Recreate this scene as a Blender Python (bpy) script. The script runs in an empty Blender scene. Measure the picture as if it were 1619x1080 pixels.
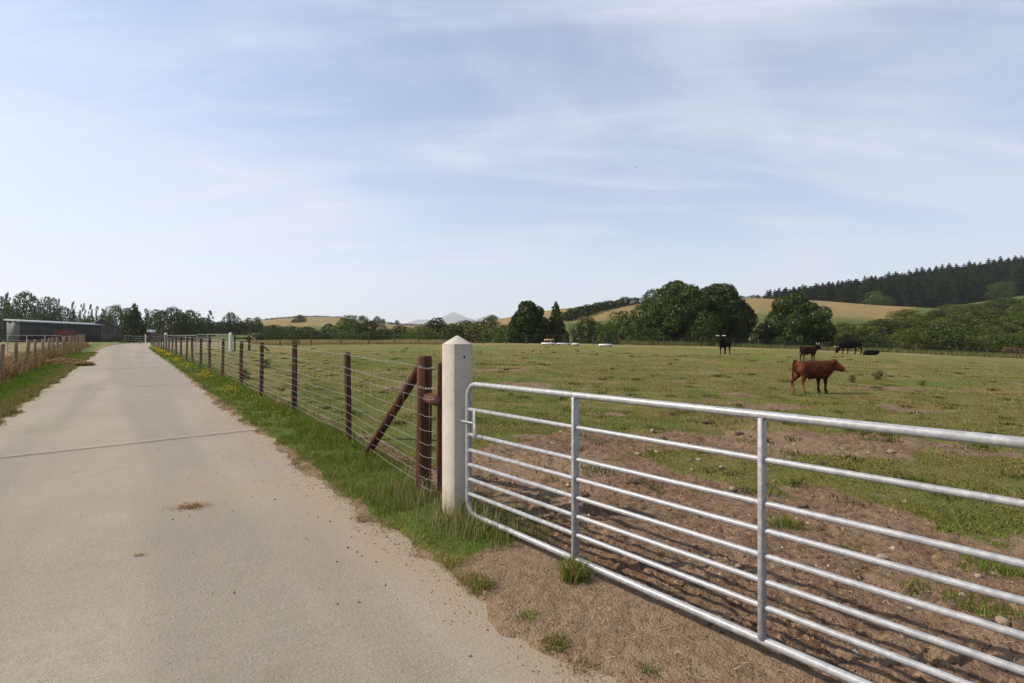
import bpy, math, random
import numpy as np
from mathutils import Vector, Matrix
R = math.radians
random.seed(7)
rng = np.random.default_rng(11)
scn = bpy.context.scene
COL = scn.collection

# ---------------------------------------------------------------- camera
CAMH, F = 1.56, 790.0                      # eye height, focal length in photo pixels
cam_d = bpy.data.cameras.new('camera'); cam = bpy.data.objects.new('camera', cam_d)
COL.objects.link(cam)
cam.location = (0, 0, CAMH); cam.rotation_euler = (R(90), 0, 0)
cam_d.sensor_width = 36; cam_d.lens = F / 1619 * 36
cam_d.clip_start = 0.05; cam_d.clip_end = 30000
scn.camera = cam

# ---------------------------------------------------------------- sky, sun, exposure
SUN_AZ, SUN_EL = R(-90), R(43)             # azimuth from +Y towards +X
W = bpy.data.worlds.new('World'); scn.world = W; W.use_nodes = True
def build_world():
    nt = W.node_tree; nt.nodes.clear(); N = nt.nodes.new; L = nt.links.new
    out = N('ShaderNodeOutputWorld'); bg = N('ShaderNodeBackground')
    sky = N('ShaderNodeTexSky'); sky.sky_type = 'NISHITA'; sky.sun_disc = False
    sky.sun_elevation = SUN_EL; sky.sun_rotation = SUN_AZ % (2 * math.pi)
    sky.air_density = 1.0; sky.dust_density = 0.7; sky.ozone_density = 3.5
    bg.inputs['Strength'].default_value = 0.13
    tc = N('ShaderNodeTexCoord'); sep = N('ShaderNodeSeparateXYZ'); L(tc.outputs['Generated'], sep.inputs[0])
    def m(op, a, b=None):
        n = N('ShaderNodeMath'); n.operation = op
        for i, v in enumerate((a, b)):
            if v is None: continue
            if isinstance(v, (int, float)): n.inputs[i].default_value = v
            else: L(v, n.inputs[i])
        return n.outputs[0]
    den = m('ADD', m('MAXIMUM', sep.outputs['Z'], 0.0), 0.16)
    cx, cy = m('DIVIDE', sep.outputs['X'], den), m('DIVIDE', sep.outputs['Y'], den)
    comb = N('ShaderNodeCombineXYZ'); L(cx, comb.inputs[0]); L(cy, comb.inputs[1])
    def cloud(rot, scale, loc, nscale, detail, rough, dist, lo, hi):
        mp = N('ShaderNodeMapping'); mp.inputs['Rotation'].default_value = (0, 0, rot)
        mp.inputs['Scale'].default_value = scale; mp.inputs['Location'].default_value = loc
        L(comb.outputs[0], mp.inputs[0])
        nz = N('ShaderNodeTexNoise'); nz.inputs['Scale'].default_value = nscale
        nz.inputs['Detail'].default_value = detail; nz.inputs['Roughness'].default_value = rough
        nz.inputs['Distortion'].default_value = dist
        L(mp.outputs[0], nz.inputs['Vector'])
        r = N('ShaderNodeMapRange'); r.interpolation_type = 'SMOOTHSTEP'
        r.inputs['From Min'].default_value = lo; r.inputs['From Max'].default_value = hi
        L(nz.outputs['Fac'], r.inputs['Value']); return r.outputs[0]
    c1 = cloud(R(58), (0.55, 1.15, 1), (0.9, 0.35, 0), 0.9, 7, 0.58, 0.9, 0.40, 0.66)
    c2 = cloud(R(12), (0.34, 1.6, 1), (2.3, 1.7, 0), 1.7, 9, 0.62, 1.0, 0.44, 0.72)
    veil = m('MINIMUM', m('ADD', m('ADD', m('MULTIPLY', c1, 0.55), m('MULTIPLY', c2, 0.42)), 0.10), 0.92)
    mix = N('ShaderNodeMix'); mix.data_type = 'RGBA'
    L(veil, mix.inputs['Factor']); L(sky.outputs[0], mix.inputs['A'])
    mix.inputs['B'].default_value = (4.3, 4.5, 5.35, 1)
    L(mix.outputs['Result'], bg.inputs['Color']); L(bg.outputs[0], out.inputs[0])
build_world()
sd = bpy.data.lights.new('sun', 'SUN'); sd.energy = 5.0; sd.angle = R(0.55); sd.color = (1.0, 0.91, 0.77)
sun = bpy.data.objects.new('sun', sd); COL.objects.link(sun)
sdir = Vector((math.sin(SUN_AZ) * math.cos(SUN_EL), math.cos(SUN_AZ) * math.cos(SUN_EL), math.sin(SUN_EL)))
sun.rotation_euler = sdir.to_track_quat('Z', 'Y').to_euler(); sun.location = (-20, 0, 30)
scn.view_settings.view_transform = 'Standard'; scn.view_settings.look = 'None'
scn.view_settings.exposure = 0.42; scn.view_settings.gamma = 1.0; scn.view_settings.use_curve_mapping = False
scn.cycles.use_denoising = True; scn.cycles.denoising_prefilter = 'ACCURATE'
scn.cycles.max_bounces = 6; scn.cycles.transparent_max_bounces = 8; scn.cycles.volume_bounces = 1

# ---------------------------------------------------------------- helpers
def ss(a, b, x):
    t = np.clip((np.asarray(x, float) - a) / (b - a), 0, 1); return t * t * (3 - 2 * t)
def _hash(ix, iy, s):
    n = (ix.astype(np.int64) * 374761393 + iy.astype(np.int64) * 668265263 + s * 1442695041) & 0x7fffffff
    n = ((n ^ (n >> 13)) * 1274126177) & 0x7fffffff
    n = n ^ (n >> 16)
    return (n & 0xffff) / 65535.0
def vnoise(x, y, s=0):
    x = np.asarray(x, float); y = np.asarray(y, float)
    ix, iy = np.floor(x), np.floor(y); fx, fy = x - ix, y - iy
    fx = fx * fx * (3 - 2 * fx); fy = fy * fy * (3 - 2 * fy)
    a, b = _hash(ix, iy, s), _hash(ix + 1, iy, s); c, d = _hash(ix, iy + 1, s), _hash(ix + 1, iy + 1, s)
    return (a * (1 - fx) + b * fx) * (1 - fy) + (c * (1 - fx) + d * fx) * fy
def fbm(x, y, o=4, s=0):
    r, a, t = 0, 1.0, 0
    for i in range(o):
        r = r + a * vnoise(x, y, s + 17 * i); t += a; a *= .5; x = np.asarray(x) * 2.03 + 5.1; y = np.asarray(y) * 2.03 + 3.7
    return r / t
UV_U = np.array((-.611, .7915)); UV_V = np.array((.7915, .611))   # along the lane, across it
def u_of(X, Y): return X * UV_U[0] + Y * UV_U[1]
def v_of(X, Y): return X * UV_V[0] + Y * UV_V[1]
def uv(u, v): return np.array((u * UV_U[0] + v * UV_V[0], u * UV_U[1] + v * UV_V[1]))
def bend(u): return 0.0035 * np.maximum(np.asarray(u, float) - 58, 0) ** 2      # the lane swings right
def g0(X, Y):
    X = np.asarray(X, float); Y = np.asarray(Y, float)
    r = np.clip(Y - 5, 0, None); r = np.where(r > 55, 55 + 8 * (1 - np.exp(-(r - 55) / 8)), r)
    xp = np.clip(X, 0, 70)
    fade = ss(-5, 8, Y)
    return .022 * r - (.010 * xp + .0003 * xp ** 2) * fade
def soil_mask(X, Y):
    """bare trodden earth: inside the gate, thin patches further out"""
    X = np.asarray(X, float); Y = np.asarray(Y, float)
    n = fbm(X * .9, Y * .9, 4, 3); n2 = fbm(X * .33, Y * .33, 4, 9); n3 = fbm(X * 2.6, Y * 2.6, 3, 21)
    d = np.abs((X + .375) * .751 + (Y - 4.26) * .66 - 1.3)     # distance from a line along the gate
    w1 = 1 - ss(1.2, 2.5, d + (n - .5) * 2.4 + (n3 - .5) * 1.4)
    w1 = w1 * (1 - ss(2.6, 4.2, np.abs((X - 1.7) * .66 - (Y - 4.0) * .751) + (n - .5) * 2))
    e = np.hypot((X - 4.0) / 3.4, (Y - 7.3) / 1.25); w2 = (1 - ss(.6, 1.1, e + (n - .5) * 1.2 + (n3 - .5) * .7)) * .9
    e = np.hypot((X - 1.3) / 1.7, (Y - 7.4) / .9); w3 = (1 - ss(.55, 1.1, e + (n - .5) * 1.2 + (n3 - .5) * .8)) * .85
    w4 = ss(.60, .68, n2 * .6 + n * .4) * .75 * (1 - ss(16, 30, Y))
    e = np.hypot((X - 17.6) / 2.2, (Y - 40.6) / .9); w5 = 1 - ss(.7, 1.1, e)
    infield = in_field(X, Y)
    w = np.maximum.reduce([w1, w2, w3, w4, w5]) * infield
    # the trodden earth entrance outside the gate and a bare strip under the wire
    u, v = u_of(X, Y), v_of(X, Y)
    apron = (1 - ss(2.9, 3.25, u + (n3 - .5) * .35)) * ss(1.35, 1.6, v) * (1 - infield)
    wire = (1 - ss(.05, .28, np.abs(v - 2.85 + (n - .5) * .3))) * ss(3.5, 4.5, u) * (1 - ss(14, 22, u)) * .8
    edge = (1 - ss(.05, .24, np.abs(v - bend(u) - 1.62 + (n3 - .5) * .16))) * (1 - ss(30, 50, u)) * .95
    edgeL = (1 - ss(.0, .25, np.abs(v + 1.75 + (n3 - .5) * .3))) * .7
    return np.clip(np.maximum.reduce([w, apron, wire, edge, edgeL]), 0, 1)
def in_field(X, Y):
    u, v = u_of(X, Y), v_of(X, Y)
    vb = np.where(u > 6, 2.72, 2.45)
    return ss(0, .15, v - vb)
def bumps(X, Y):
    s = soil_mask(X, Y); f = in_field(X, Y)
    near = 1 - ss(14, 22, np.hypot(X, Y))
    hoof = np.abs(fbm(X * 4.2, Y * 4.2, 3, 55) - .5)
    b = (fbm(X * 3.1, Y * 3.1, 4, 5) - .5) * .085 * s * f - (1 - ss(.0, .09, hoof)) * .028 * s * f + (fbm(X * 1.1, Y * 1.1, 3, 8) - .5) * .10 * f
    b += (fbm(X * 9, Y * 9, 3, 6) - .5) * .045 * s * f + (fbm(X * 6, Y * 6, 3, 2) - .5) * .03 * (1 - f)
    far = (fbm(X * .22, Y * .22, 3, 12) - .5) * .25 * f * ss(8, 20, Y)
    return b * near + far
def lane_cut(X, Y):
    """-0.06 under the slabs, +0.02 beside them, with a ragged edge"""
    u, v = u_of(X, Y), v_of(X, Y); v = v - bend(u)
    n = (fbm(X * 2.2, Y * 2.2, 4, 31) - .5)
    r = ss(1.50, 1.80, v + n * .42); l = 1 - ss(-1.95, -1.65, v + n * .5)
    return np.where(u < 100, -.055 + .08 * np.maximum(r, l), .0)
def ground_z(X, Y): return g0(X, Y) + bumps(X, Y) + lane_cut(X, Y)
def gz(x, y): return float(ground_z(np.array([x]), np.array([y]))[0])
def px(x, y, D): return Vector(((x - 809.5) / F * D, D, CAMH - (y - 540) / F * D))
def onground(x, y):
    D = np.concatenate([np.arange(1.2, 30, .02), np.arange(30, 120, .1)])
    X = (x - 809.5) / F * D; z = CAMH - (y - 540) / F * D
    i = np.argmax(z < g0(X, D)); return float(X[i]), float(D[i])

def mesh_np(name, V, faces, mats=(), smooth=False, tint=None, attrs=None):
    """faces: (n,3) or (n,4) int array, or list of such arrays"""
    me = bpy.data.meshes.new(name); V = np.asarray(V, np.float32)
    if not isinstance(faces, list): faces = [faces]
    faces = [np.asarray(f, np.int32) for f in faces if len(f)]
    loops = np.concatenate([f.ravel() for f in faces]); tot = np.concatenate([np.full(len(f), f.shape[1], np.int32) for f in faces])
    start = np.concatenate([[0], np.cumsum(tot)[:-1]]).astype(np.int32)
    me.vertices.add(len(V)); me.vertices.foreach_set('co', V.ravel())
    me.loops.add(len(loops)); me.loops.foreach_set('vertex_index', loops)
    me.polygons.add(len(tot)); me.polygons.foreach_set('loop_start', start); me.polygons.foreach_set('loop_total', tot)
    if smooth: me.polygons.foreach_set('use_smooth', np.ones(len(tot), bool))
    if tint is not None:
        a = me.color_attributes.new('tint', 'FLOAT_COLOR', 'POINT')
        t = np.ones((len(V), 4), np.float32); t[:, :3] = tint; a.data.foreach_set('color', t.ravel())
    for k, d in (attrs or {}).items():
        a = me.attributes.new(k, 'FLOAT', 'POINT'); a.data.foreach_set('value', np.asarray(d, np.float32))
    me.update(calc_edges=True); me.validate()
    for m in mats: me.materials.append(m)
    return me
def link(name, me, parent=None, loc=None, rz=0.0, scale=None):
    o = bpy.data.objects.new(name, me); COL.objects.link(o)
    if parent is not None: o.parent = parent
    if loc is not None: o.location = loc
    if rz: o.rotation_euler = (0, 0, rz)
    if scale is not None: o.scale = scale
    return o
def tag(o, label=None, cat=None, group=None, kind=None):
    if label: o['label'] = label
    if cat: o['category'] = cat
    if group: o['group'] = group
    if kind: o['kind'] = kind
    return o
def thing(name, loc, label, cat, group=None, rz=0.0, scale=None):
    return tag(link(name, None, None, loc, rz, scale), label, cat, group)
class MB:
    """collects shapes into one mesh"""
    def __init__(s): s.v = []; s.f3 = []; s.f4 = []; s.n = 0
    def add(s, V, f3=(), f4=()):
        V = np.asarray(V, float); s.v.append(V)
        if len(f3): s.f3.append(np.asarray(f3, int) + s.n)
        if len(f4): s.f4.append(np.asarray(f4, int) + s.n)
        s.n += len(V); return s
    def box(s, c, size, rot=None, bev=0.0):
        hx, hy, hz = [a / 2 for a in size]
        if bev <= 0:
            V = np.array([(x, y, z) for z in (-hz, hz) for y in (-hy, hy) for x in (-hx, hx)])
            Q = [(0, 2, 3, 1), (4, 5, 7, 6), (0, 1, 5, 4), (2, 6, 7, 3), (0, 4, 6, 2), (1, 3, 7, 5)]
            T = []
        else:
            b = bev; V = []
            for z, k in ((-hz, 1), (-hz + b, 0), (hz - b, 0), (hz, 1)):
                i = b if k else 0
                for x, y in ((-hx + b, -hy + i), (hx - b, -hy + i), (hx - i, -hy + b), (hx - i, hy - b), (hx - b, hy - i), (-hx + b, hy - i), (-hx + i, hy - b), (-hx + i, -hy + b)):
                    V.append((x, y, z))
            V = np.array(V); Q = []
            for r in range(3):
                for k in range(8): a, c2 = r * 8 + k, r * 8 + (k + 1) % 8; Q.append((a, c2, c2 + 8, a + 8))
            for o, fl in ((0, True), (24, False)):
                q = [(o, o + 1, o + 2, o + 7), (o + 7, o + 2, o + 3, o + 6), (o + 6, o + 3, o + 4, o + 5)]
                Q += [tuple(reversed(x)) for x in q] if fl else q
            T = []
        if rot is not None: V = V @ np.array(rot.to_3x3()).T
        return s.add(V + np.asarray(c, float), T, Q)
    def tube(s, pts, r, seg=10, closed=False, caps=True):
        P = np.asarray(pts, float); n = len(P); rr = np.full(n, r) if np.isscalar(r) else np.asarray(r, float)
        T = np.roll(P, -1, 0) - np.roll(P, 1, 0) if closed else np.gradient(P, axis=0)
        T /= np.maximum(np.linalg.norm(T, axis=1, keepdims=True), 1e-9)
        up = np.array((0, 0, 1.)) if abs(T[0][2]) < .9 else np.array((1., 0, 0))
        a = np.cross(T[0], up); a /= np.linalg.norm(a); V = []
        ang = np.linspace(0, 2 * math.pi, seg, endpoint=False)
        for i in range(n):
            a = a - T[i] * a.dot(T[i]); a /= np.linalg.norm(a); b = np.cross(T[i], a)
            V.append(P[i] + rr[i] * (np.cos(ang)[:, None] * a + np.sin(ang)[:, None] * b))
        V = np.concatenate(V); Q = []
        for i in range(n if closed else n - 1):
            j = (i + 1) % n
            for k in range(seg): Q.append((i * seg + k, i * seg + (k + 1) % seg, j * seg + (k + 1) % seg, j * seg + k))
        F3 = []
        if caps and not closed:
            V = np.concatenate([V, P[:1], P[-1:]])
            for k in range(seg):
                F3.append((n * seg, (k + 1) % seg, k)); F3.append((n * seg + 1, (n - 1) * seg + k, (n - 1) * seg + (k + 1) % seg))
        return s.add(V, F3, Q)
    def mesh(s, name, mat, smooth=False):
        fs = []
        if s.f3: fs.append(np.concatenate(s.f3))
        if s.f4: fs.append(np.concatenate(s.f4))
        me = mesh_np(name, np.concatenate(s.v), fs, [mat], smooth)
        return me
    def build(s, name, mat, parent=None, smooth=False, loc=None):
        return link(name, s.mesh(name, mat, smooth), parent, loc)

# ---------------------------------------------------------------- materials
def newmat(name):
    m = bpy.data.materials.new(name); m.use_nodes = True; nt = m.node_tree
    return m, nt, nt.nodes['Principled BSDF']
def node(nt, t, **kw):
    n = nt.nodes.new(t)
    for k, v in kw.items():
        if k.startswith('_'): setattr(n, k[1:], v)
        else:
            key = k.replace('_', ' '); 
            n.inputs[key].default_value = v
    return n
def noise(nt, scale, detail=4, rough=.6, vec=None, dist=0):
    n = node(nt, 'ShaderNodeTexNoise', Scale=scale, Detail=detail, Roughness=rough, Distortion=dist)
    if vec is not None: nt.links.new(vec, n.inputs['Vector'])
    return n.outputs['Fac']
def mixc(nt, f, a, b, blend='MIX'):
    n = nt.nodes.new('ShaderNodeMix'); n.data_type = 'RGBA'; n.blend_type = blend
    for i, v in (('Factor', f), ('A', a), ('B', b)):
        s = n.inputs[i] if i != 'Factor' else n.inputs[0]
        if i == 'A': s = n.inputs[6]
        if i == 'B': s = n.inputs[7]
        if isinstance(v, bpy.types.NodeSocket): nt.links.new(v, s)
        elif isinstance(v, (int, float)): s.default_value = v
        else: s.default_value = (*v, 1)
    return n.outputs[2]
def mrange(nt, v, a, b, c=0., d=1.):
    n = nt.nodes.new('ShaderNodeMapRange'); n.interpolation_type = 'SMOOTHSTEP'
    for i, x in enumerate((a, b, c, d)): n.inputs[i + 1].default_value = x
    nt.links.new(v, n.inputs[0]); return n.outputs[0]
def pos(nt): return nt.nodes.new('ShaderNodeNewGeometry').outputs['Position']
def mapping(nt, vec, scale=(1, 1, 1), rot=(0, 0, 0)):
    n = nt.nodes.new('ShaderNodeMapping'); n.inputs['Scale'].default_value = scale; n.inputs['Rotation'].default_value = rot
    nt.links.new(vec, n.inputs[0]); return n.outputs[0]
def bump(nt, bs, h, strength=.5, dist=.01, prev=None):
    b = nt.nodes.new('ShaderNodeBump'); b.inputs['Strength'].default_value = strength; b.inputs['Distance'].default_value = dist
    nt.links.new(h, b.inputs['Height'])
    if prev is not None: nt.links.new(prev, b.inputs['Normal'])
    nt.links.new(b.outputs[0], bs.inputs['Normal']); return b.outputs[0]
def mathn(nt, op, a, b=0.):
    n = nt.nodes.new('ShaderNodeMath'); n.operation = op
    for i, v in enumerate((a, b)):
        if isinstance(v, bpy.types.NodeSocket): nt.links.new(v, n.inputs[i])
        else: n.inputs[i].default_value = v
    return n.outputs[0]
def attr(nt, name):
    n = nt.nodes.new('ShaderNodeAttribute'); n.attribute_name = name; return n

def mat_ground():
    m, nt, b = newmat('ground_grass_and_soil'); P = pos(nt); L = nt.links.new
    soil = attr(nt, 'soil').outputs['Fac']; dry = attr(nt, 'dry').outputs['Fac']
    lush = attr(nt, 'lush').outputs['Fac']
    n1 = noise(nt, .35, 5, .6, P); n2 = noise(nt, 2.2, 5, .65, P); n3 = noise(nt, 14, 4, .7, P); n4 = noise(nt, 70, 3, .7, P)
    ngr = noise(nt, 1.0, 4, .6, mapping(nt, P, (1.1, .5, 1)))
    g = mixc(nt, mrange(nt, n2, .3, .7), (.142, .146, .028), (.208, .188, .050))
    g = mixc(nt, mrange(nt, ngr, .42, .68, 0, .8), g, (.100, .130, .021))
    g = mixc(nt, mrange(nt, n1, .48, .66, 0, .85), g, (.255, .180, .075))
    g = mixc(nt, mrange(nt, n3, .3, .7, 0, .5), g, (.052, .055, .014))
    d = mixc(nt, mrange(nt, n3, .3, .7), (.28, .205, .095), (.18, .14, .055))
    g = mixc(nt, dry, g, d)
    lu = mixc(nt, mrange(nt, n3, .3, .7), (.066, .118, .014), (.105, .152, .025))
    g = mixc(nt, lush, g, lu)
    s = mixc(nt, mrange(nt, n2, .3, .7), (.190, .116, .066), (.285, .195, .120))
    s = mixc(nt, mrange(nt, n3, .42, .66, 0, .75), s, (.080, .046, .027))
    s = mixc(nt, mrange(nt, n4, .5, .75, 0, .6), s, (.24, .17, .105))
    pale = attr(nt, 'pale').outputs['Fac']
    s = mixc(nt, pale, s, mixc(nt, mrange(nt, n3, .3, .7), (.300, .214, .132), (.205, .138, .080)))
    sm = mrange(nt, mathn(nt, 'ADD', soil, mathn(nt, 'MULTIPLY', mathn(nt, 'SUBTRACT', n3, .5), .5)), .38, .60)
    c = mixc(nt, sm, g, s); L(c, b.inputs['Base Color'])
    b.inputs['Roughness'].default_value = .95; b.inputs['Specular IOR Level'].default_value = .15
    h = mathn(nt, 'ADD', mathn(nt, 'MULTIPLY', n3, 1.), mathn(nt, 'MULTIPLY', n4, .45))
    bump(nt, b, h, 1.0, .07); return m
def mat_concrete_lane():
    m, nt, b = newmat('lane_concrete'); P = pos(nt); L = nt.links.new
    ang = math.atan2(UV_U[1], UV_U[0])
    Q = mapping(nt, P, (1, 1, 1), (0, 0, -ang))           # x along the lane
    n1 = noise(nt, .5, 4, .6, Q); n2 = noise(nt, 90, 3, .7, Q); n3 = noise(nt, 3.0, 5, .65, Q)
    br = noise(nt, 1.0, 4, .7, mapping(nt, Q, (60, 2.2, 1)))             # brushed across
    tracks = noise(nt, 1.0, 3, .5, mapping(nt, Q, (.06, .9, 1)))
    c = mixc(nt, mrange(nt, n1, .3, .7), (.250, .218, .170), (.298, .261, .207))
    c = mixc(nt, mrange(nt, tracks, .44, .60, 0, .7), c, (.200, .179, .146))
    c = mixc(nt, mrange(nt, n3, .50, .72, 0, .5), c, (.275, .230, .170))
    c = mixc(nt, mrange(nt, noise(nt, 9, 6, .75, Q), .45, .75, 0, .4), c, (.20, .175, .14))
    c = mixc(nt, mrange(nt, br, .42, .72, 0, .32), c, (.165, .143, .112))
    c = mixc(nt, mrange(nt, noise(nt, 42, 4, .75, Q), .46, .66, 0, .42), c, (.165, .143, .112))
    c = mixc(nt, mrange(nt, noise(nt, 75, 3, .7, Q), .52, .70, 0, .5), c, (.39, .345, .275))
    st = mrange(nt, noise(nt, 1.1, 6, .7, Q), .60, .68, 0, .35); c = mixc(nt, st, c, (.17, .145, .11))
    vo = nt.nodes.new('ShaderNodeTexVoronoi'); vo.feature = 'DISTANCE_TO_EDGE'; vo.inputs['Scale'].default_value = .22     # hairline cracks
    wob = nt.nodes.new('ShaderNodeVectorMath'); wob.operation = 'MULTIPLY_ADD'; nz = node(nt, 'ShaderNodeTexNoise', Scale=2.2, Detail=5); L(Q, nz.inputs['Vector'])
    L(nz.outputs['Color'], wob.inputs[0]); wob.inputs[1].default_value = (.9, .9, 0); L(Q, wob.inputs[2]); L(wob.outputs[0], vo.inputs['Vector'])
    cr = mathn(nt, 'MULTIPLY', mrange(nt, vo.outputs['Distance'], .0, .0010, .22, 0), mrange(nt, n1, .50, .62)); c = mixc(nt, cr, c, (.12, .10, .08))
    sp = mrange(nt, noise(nt, 24, 2, .5, Q), .70, .76, 0, .7); c = mixc(nt, sp, c, (.12, .095, .07))
    dirt = attr(nt, 'dirt').outputs['Fac']
    dm = mrange(nt, mathn(nt, 'ADD', dirt, mathn(nt, 'MULTIPLY', mathn(nt, 'SUBTRACT', n3, .5), .7)), .2, 1.0)
    c = mixc(nt, mathn(nt, 'MULTIPLY', dm, .75), c, (.275, .212, .140)); L(c, b.inputs['Base Color'])
    b.inputs['Roughness'].default_value = .9; b.inputs['Specular IOR Level'].default_value = .25
    bump(nt, b, mathn(nt, 'ADD', mathn(nt, 'MULTIPLY', br, .7), noise(nt, 50, 4, .75, Q)), .8, .010); return m
def mat_post_concrete():
    m, nt, b = newmat('post_concrete'); P = pos(nt)
    c = mixc(nt, mrange(nt, noise(nt, 5, 5, .65, P), .35, .7), (.47, .425, .355), (.41, .37, .31))
    st = noise(nt, 1, 4, .6, mapping(nt, P, (30, 30, 1.2)))
    c = mixc(nt, mrange(nt, st, .52, .78, 0, .45), c, (.30, .26, .21))
    c = mixc(nt, mrange(nt, noise(nt, 38, 3, .6, P), .60, .72, 0, .7), c, (.26, .215, .16)); c = mixc(nt, mrange(nt, noise(nt, 3.2, 6, .75, P), .50, .70, 0, .55), c, (.33, .29, .225))
    z = nt.nodes.new('ShaderNodeSeparateXYZ'); nt.links.new(P, z.inputs[0])
    low = mrange(nt, mathn(nt, 'ADD', z.outputs[2], mathn(nt, 'MULTIPLY', noise(nt, 9, 4, .6, P), .25)), .15, .5, .55, 0)
    c = mixc(nt, low, c, (.34, .27, .19))
    nt.links.new(c, b.inputs['Base Color']); b.inputs['Roughness'].default_value = .85; b.inputs['Specular IOR Level'].default_value = .2
    bump(nt, b, noise(nt, 90, 4, .6, P), .25, .004); return m
def mat_galv():
    m, nt, b = newmat('galvanised_steel'); P = pos(nt)
    n = noise(nt, 26, 4, .6, P)
    v = nt.nodes.new('ShaderNodeTexVoronoi'); v.inputs['Scale'].default_value = 70; nt.links.new(P, v.inputs['Vector'])
    c = mixc(nt, mrange(nt, n, .35, .65), (.27, .275, .28), (.37, .375, .38))
    c = mixc(nt, mrange(nt, v.outputs['Distance'], .2, .9, 0, .35), c, (.20, .205, .21))
    c = mixc(nt, mrange(nt, noise(nt, 60, 3, .6, P), .64, .72, 0, .6), c, (.22, .21, .20))
    c = mixc(nt, mrange(nt, noise(nt, 4, 4, .6, P), .60, .75, 0, .35), c, (.42, .38, .33))
    nt.links.new(c, b.inputs['Base Color']); b.inputs['Metallic'].default_value = .15
    nt.links.new(mrange(nt, n, .3, .7, .36, .55), b.inputs['Roughness']); bump(nt, b, n, .08, .003); return m
def mat_wood(name, a, c2, dark):
    m, nt, b = newmat(name); tc = nt.nodes.new('ShaderNodeTexCoord').outputs['Object']; P = pos(nt)
    st = noise(nt, 1, 5, .7, mapping(nt, P, (55, 55, 2.2))); st2 = noise(nt, 1, 3, .6, mapping(nt, P, (14, 14, .8)))
    c = mixc(nt, mrange(nt, st2, .35, .65), a, c2); c = mixc(nt, mrange(nt, st, .44, .62, 0, .92), c, dark)
    nt.links.new(c, b.inputs['Base Color']); b.inputs['Roughness'].default_value = .8; b.inputs['Specular IOR Level'].default_value = .25
    bump(nt, b, st, .6, .008); return m
def mat_leaf(name, a, c2, trans=.22, rnd=.28, nscale=.9):
    m, nt, b = newmat(name); P = pos(nt); L = nt.links.new
    t = attr(nt, 'tint').outputs['Fac']
    oi = nt.nodes.new('ShaderNodeObjectInfo').outputs['Random']
    c = mixc(nt, t, a, c2)
    hs = nt.nodes.new('ShaderNodeHueSaturation'); L(c, hs.inputs['Color'])
    L(mrange(nt, oi, 0, 1, 1 - rnd, 1 + rnd), hs.inputs['Value'])
    oc = hs.outputs[0]
    nt.nodes.remove(b); out = nt.nodes['Material Output']
    d = nt.nodes.new('ShaderNodeBsdfDiffuse'); tr = nt.nodes.new('ShaderNodeBsdfTranslucent'); mx = nt.nodes.new('ShaderNodeMixShader')
    gl = nt.nodes.new('ShaderNodeBsdfGlossy'); gl.inputs['Roughness'].default_value = .45; gl.inputs['Color'].default_value = (.5, .5, .5, 1)
    mx2 = nt.nodes.new('ShaderNodeMixShader'); mx2.inputs[0].default_value = .03
    L(oc, d.inputs[0]); L(oc, tr.inputs[0]); mx.inputs[0].default_value = trans
    L(d.outputs[0], mx.inputs[1]); L(tr.outputs[0], mx.inputs[2]); L(mx.outputs[0], mx2.inputs[1]); L(gl.outputs[0], mx2.inputs[2])
    L(mx2.outputs[0], out.inputs[0]); return m
def mat_tint(name, rough=.8, trans=0.0, spec=.2, bumpscale=0, bumpd=.01):
    m, nt, b = newmat(name); L = nt.links.new; c = attr(nt, 'tint').outputs['Color']
    if trans:
        out = nt.nodes['Material Output']; nt.nodes.remove(b)
        d = nt.nodes.new('ShaderNodeBsdfDiffuse'); tr = nt.nodes.new('ShaderNodeBsdfTranslucent'); mx = nt.nodes.new('ShaderNodeMixShader')
        L(c, d.inputs[0]); L(c, tr.inputs[0]); mx.inputs[0].default_value = trans
        L(d.outputs[0], mx.inputs[1]); L(tr.outputs[0], mx.inputs[2]); L(mx.outputs[0], out.inputs[0]); return m
    if bumpscale:
        nz = noise(nt, bumpscale, 4, .65, pos(nt)); c = mixc(nt, mrange(nt, nz, .35, .7, 0, .35), c, (.02, .012, .008)); bump(nt, b, nz, .5, bumpd)
    L(c, b.inputs['Base Color']); b.inputs['Roughness'].default_value = rough; b.inputs['Specular IOR Level'].default_value = spec; return m
def mat_plain(name, col, rough=.7, var=.25, scale=3, metal=0., spec=.3, stretch=(1, 1, 1)):
    m, nt, b = newmat(name); P = pos(nt); n = noise(nt, scale, 5, .65, mapping(nt, P, stretch))
    c = mixc(nt, mrange(nt, n, .3, .7), tuple(x * (1 - var) for x in col), tuple(min(1, x * (1 + var)) for x in col))
    nt.links.new(c, b.inputs['Base Color']); b.inputs['Roughness'].default_value = rough; b.inputs['Metallic'].default_value = metal
    b.inputs['Specular IOR Level'].default_value = spec; bump(nt, b, n, .2, .01); return m
def mat_hill(name, a, b2, c3, green):
    m, nt, b = newmat(name); P = pos(nt)
    n1 = noise(nt, .02, 5, .6, P); n2 = noise(nt, .25, 5, .7, mapping(nt, P, (1, .3, 1))); n3 = noise(nt, 1.4, 4, .7, P)
    c = mixc(nt, mrange(nt, n1, .35, .65), a, b2); c = mixc(nt, mrange(nt, n2, .4, .7, 0, .7), c, c3)
    gr = mixc(nt, mrange(nt, n2, .35, .65), green, tuple(x * .7 for x in green))
    gm = mrange(nt, mathn(nt, 'ADD', attr(nt, 'green').outputs['Fac'], mathn(nt, 'MULTIPLY', mathn(nt, 'SUBTRACT', n2, .5), .8)), .3, .7)
    c = mixc(nt, gm, c, gr); c = mixc(nt, mrange(nt, n3, .35, .7, 0, .3), c, (.08, .07, .02))
    nt.links.new(c, b.inputs['Base Color']); b.inputs['Roughness'].default_value = .95; b.inputs['Specular IOR Level'].default_value = .1
    bump(nt, b, n3, .8, .4); return m
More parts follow.
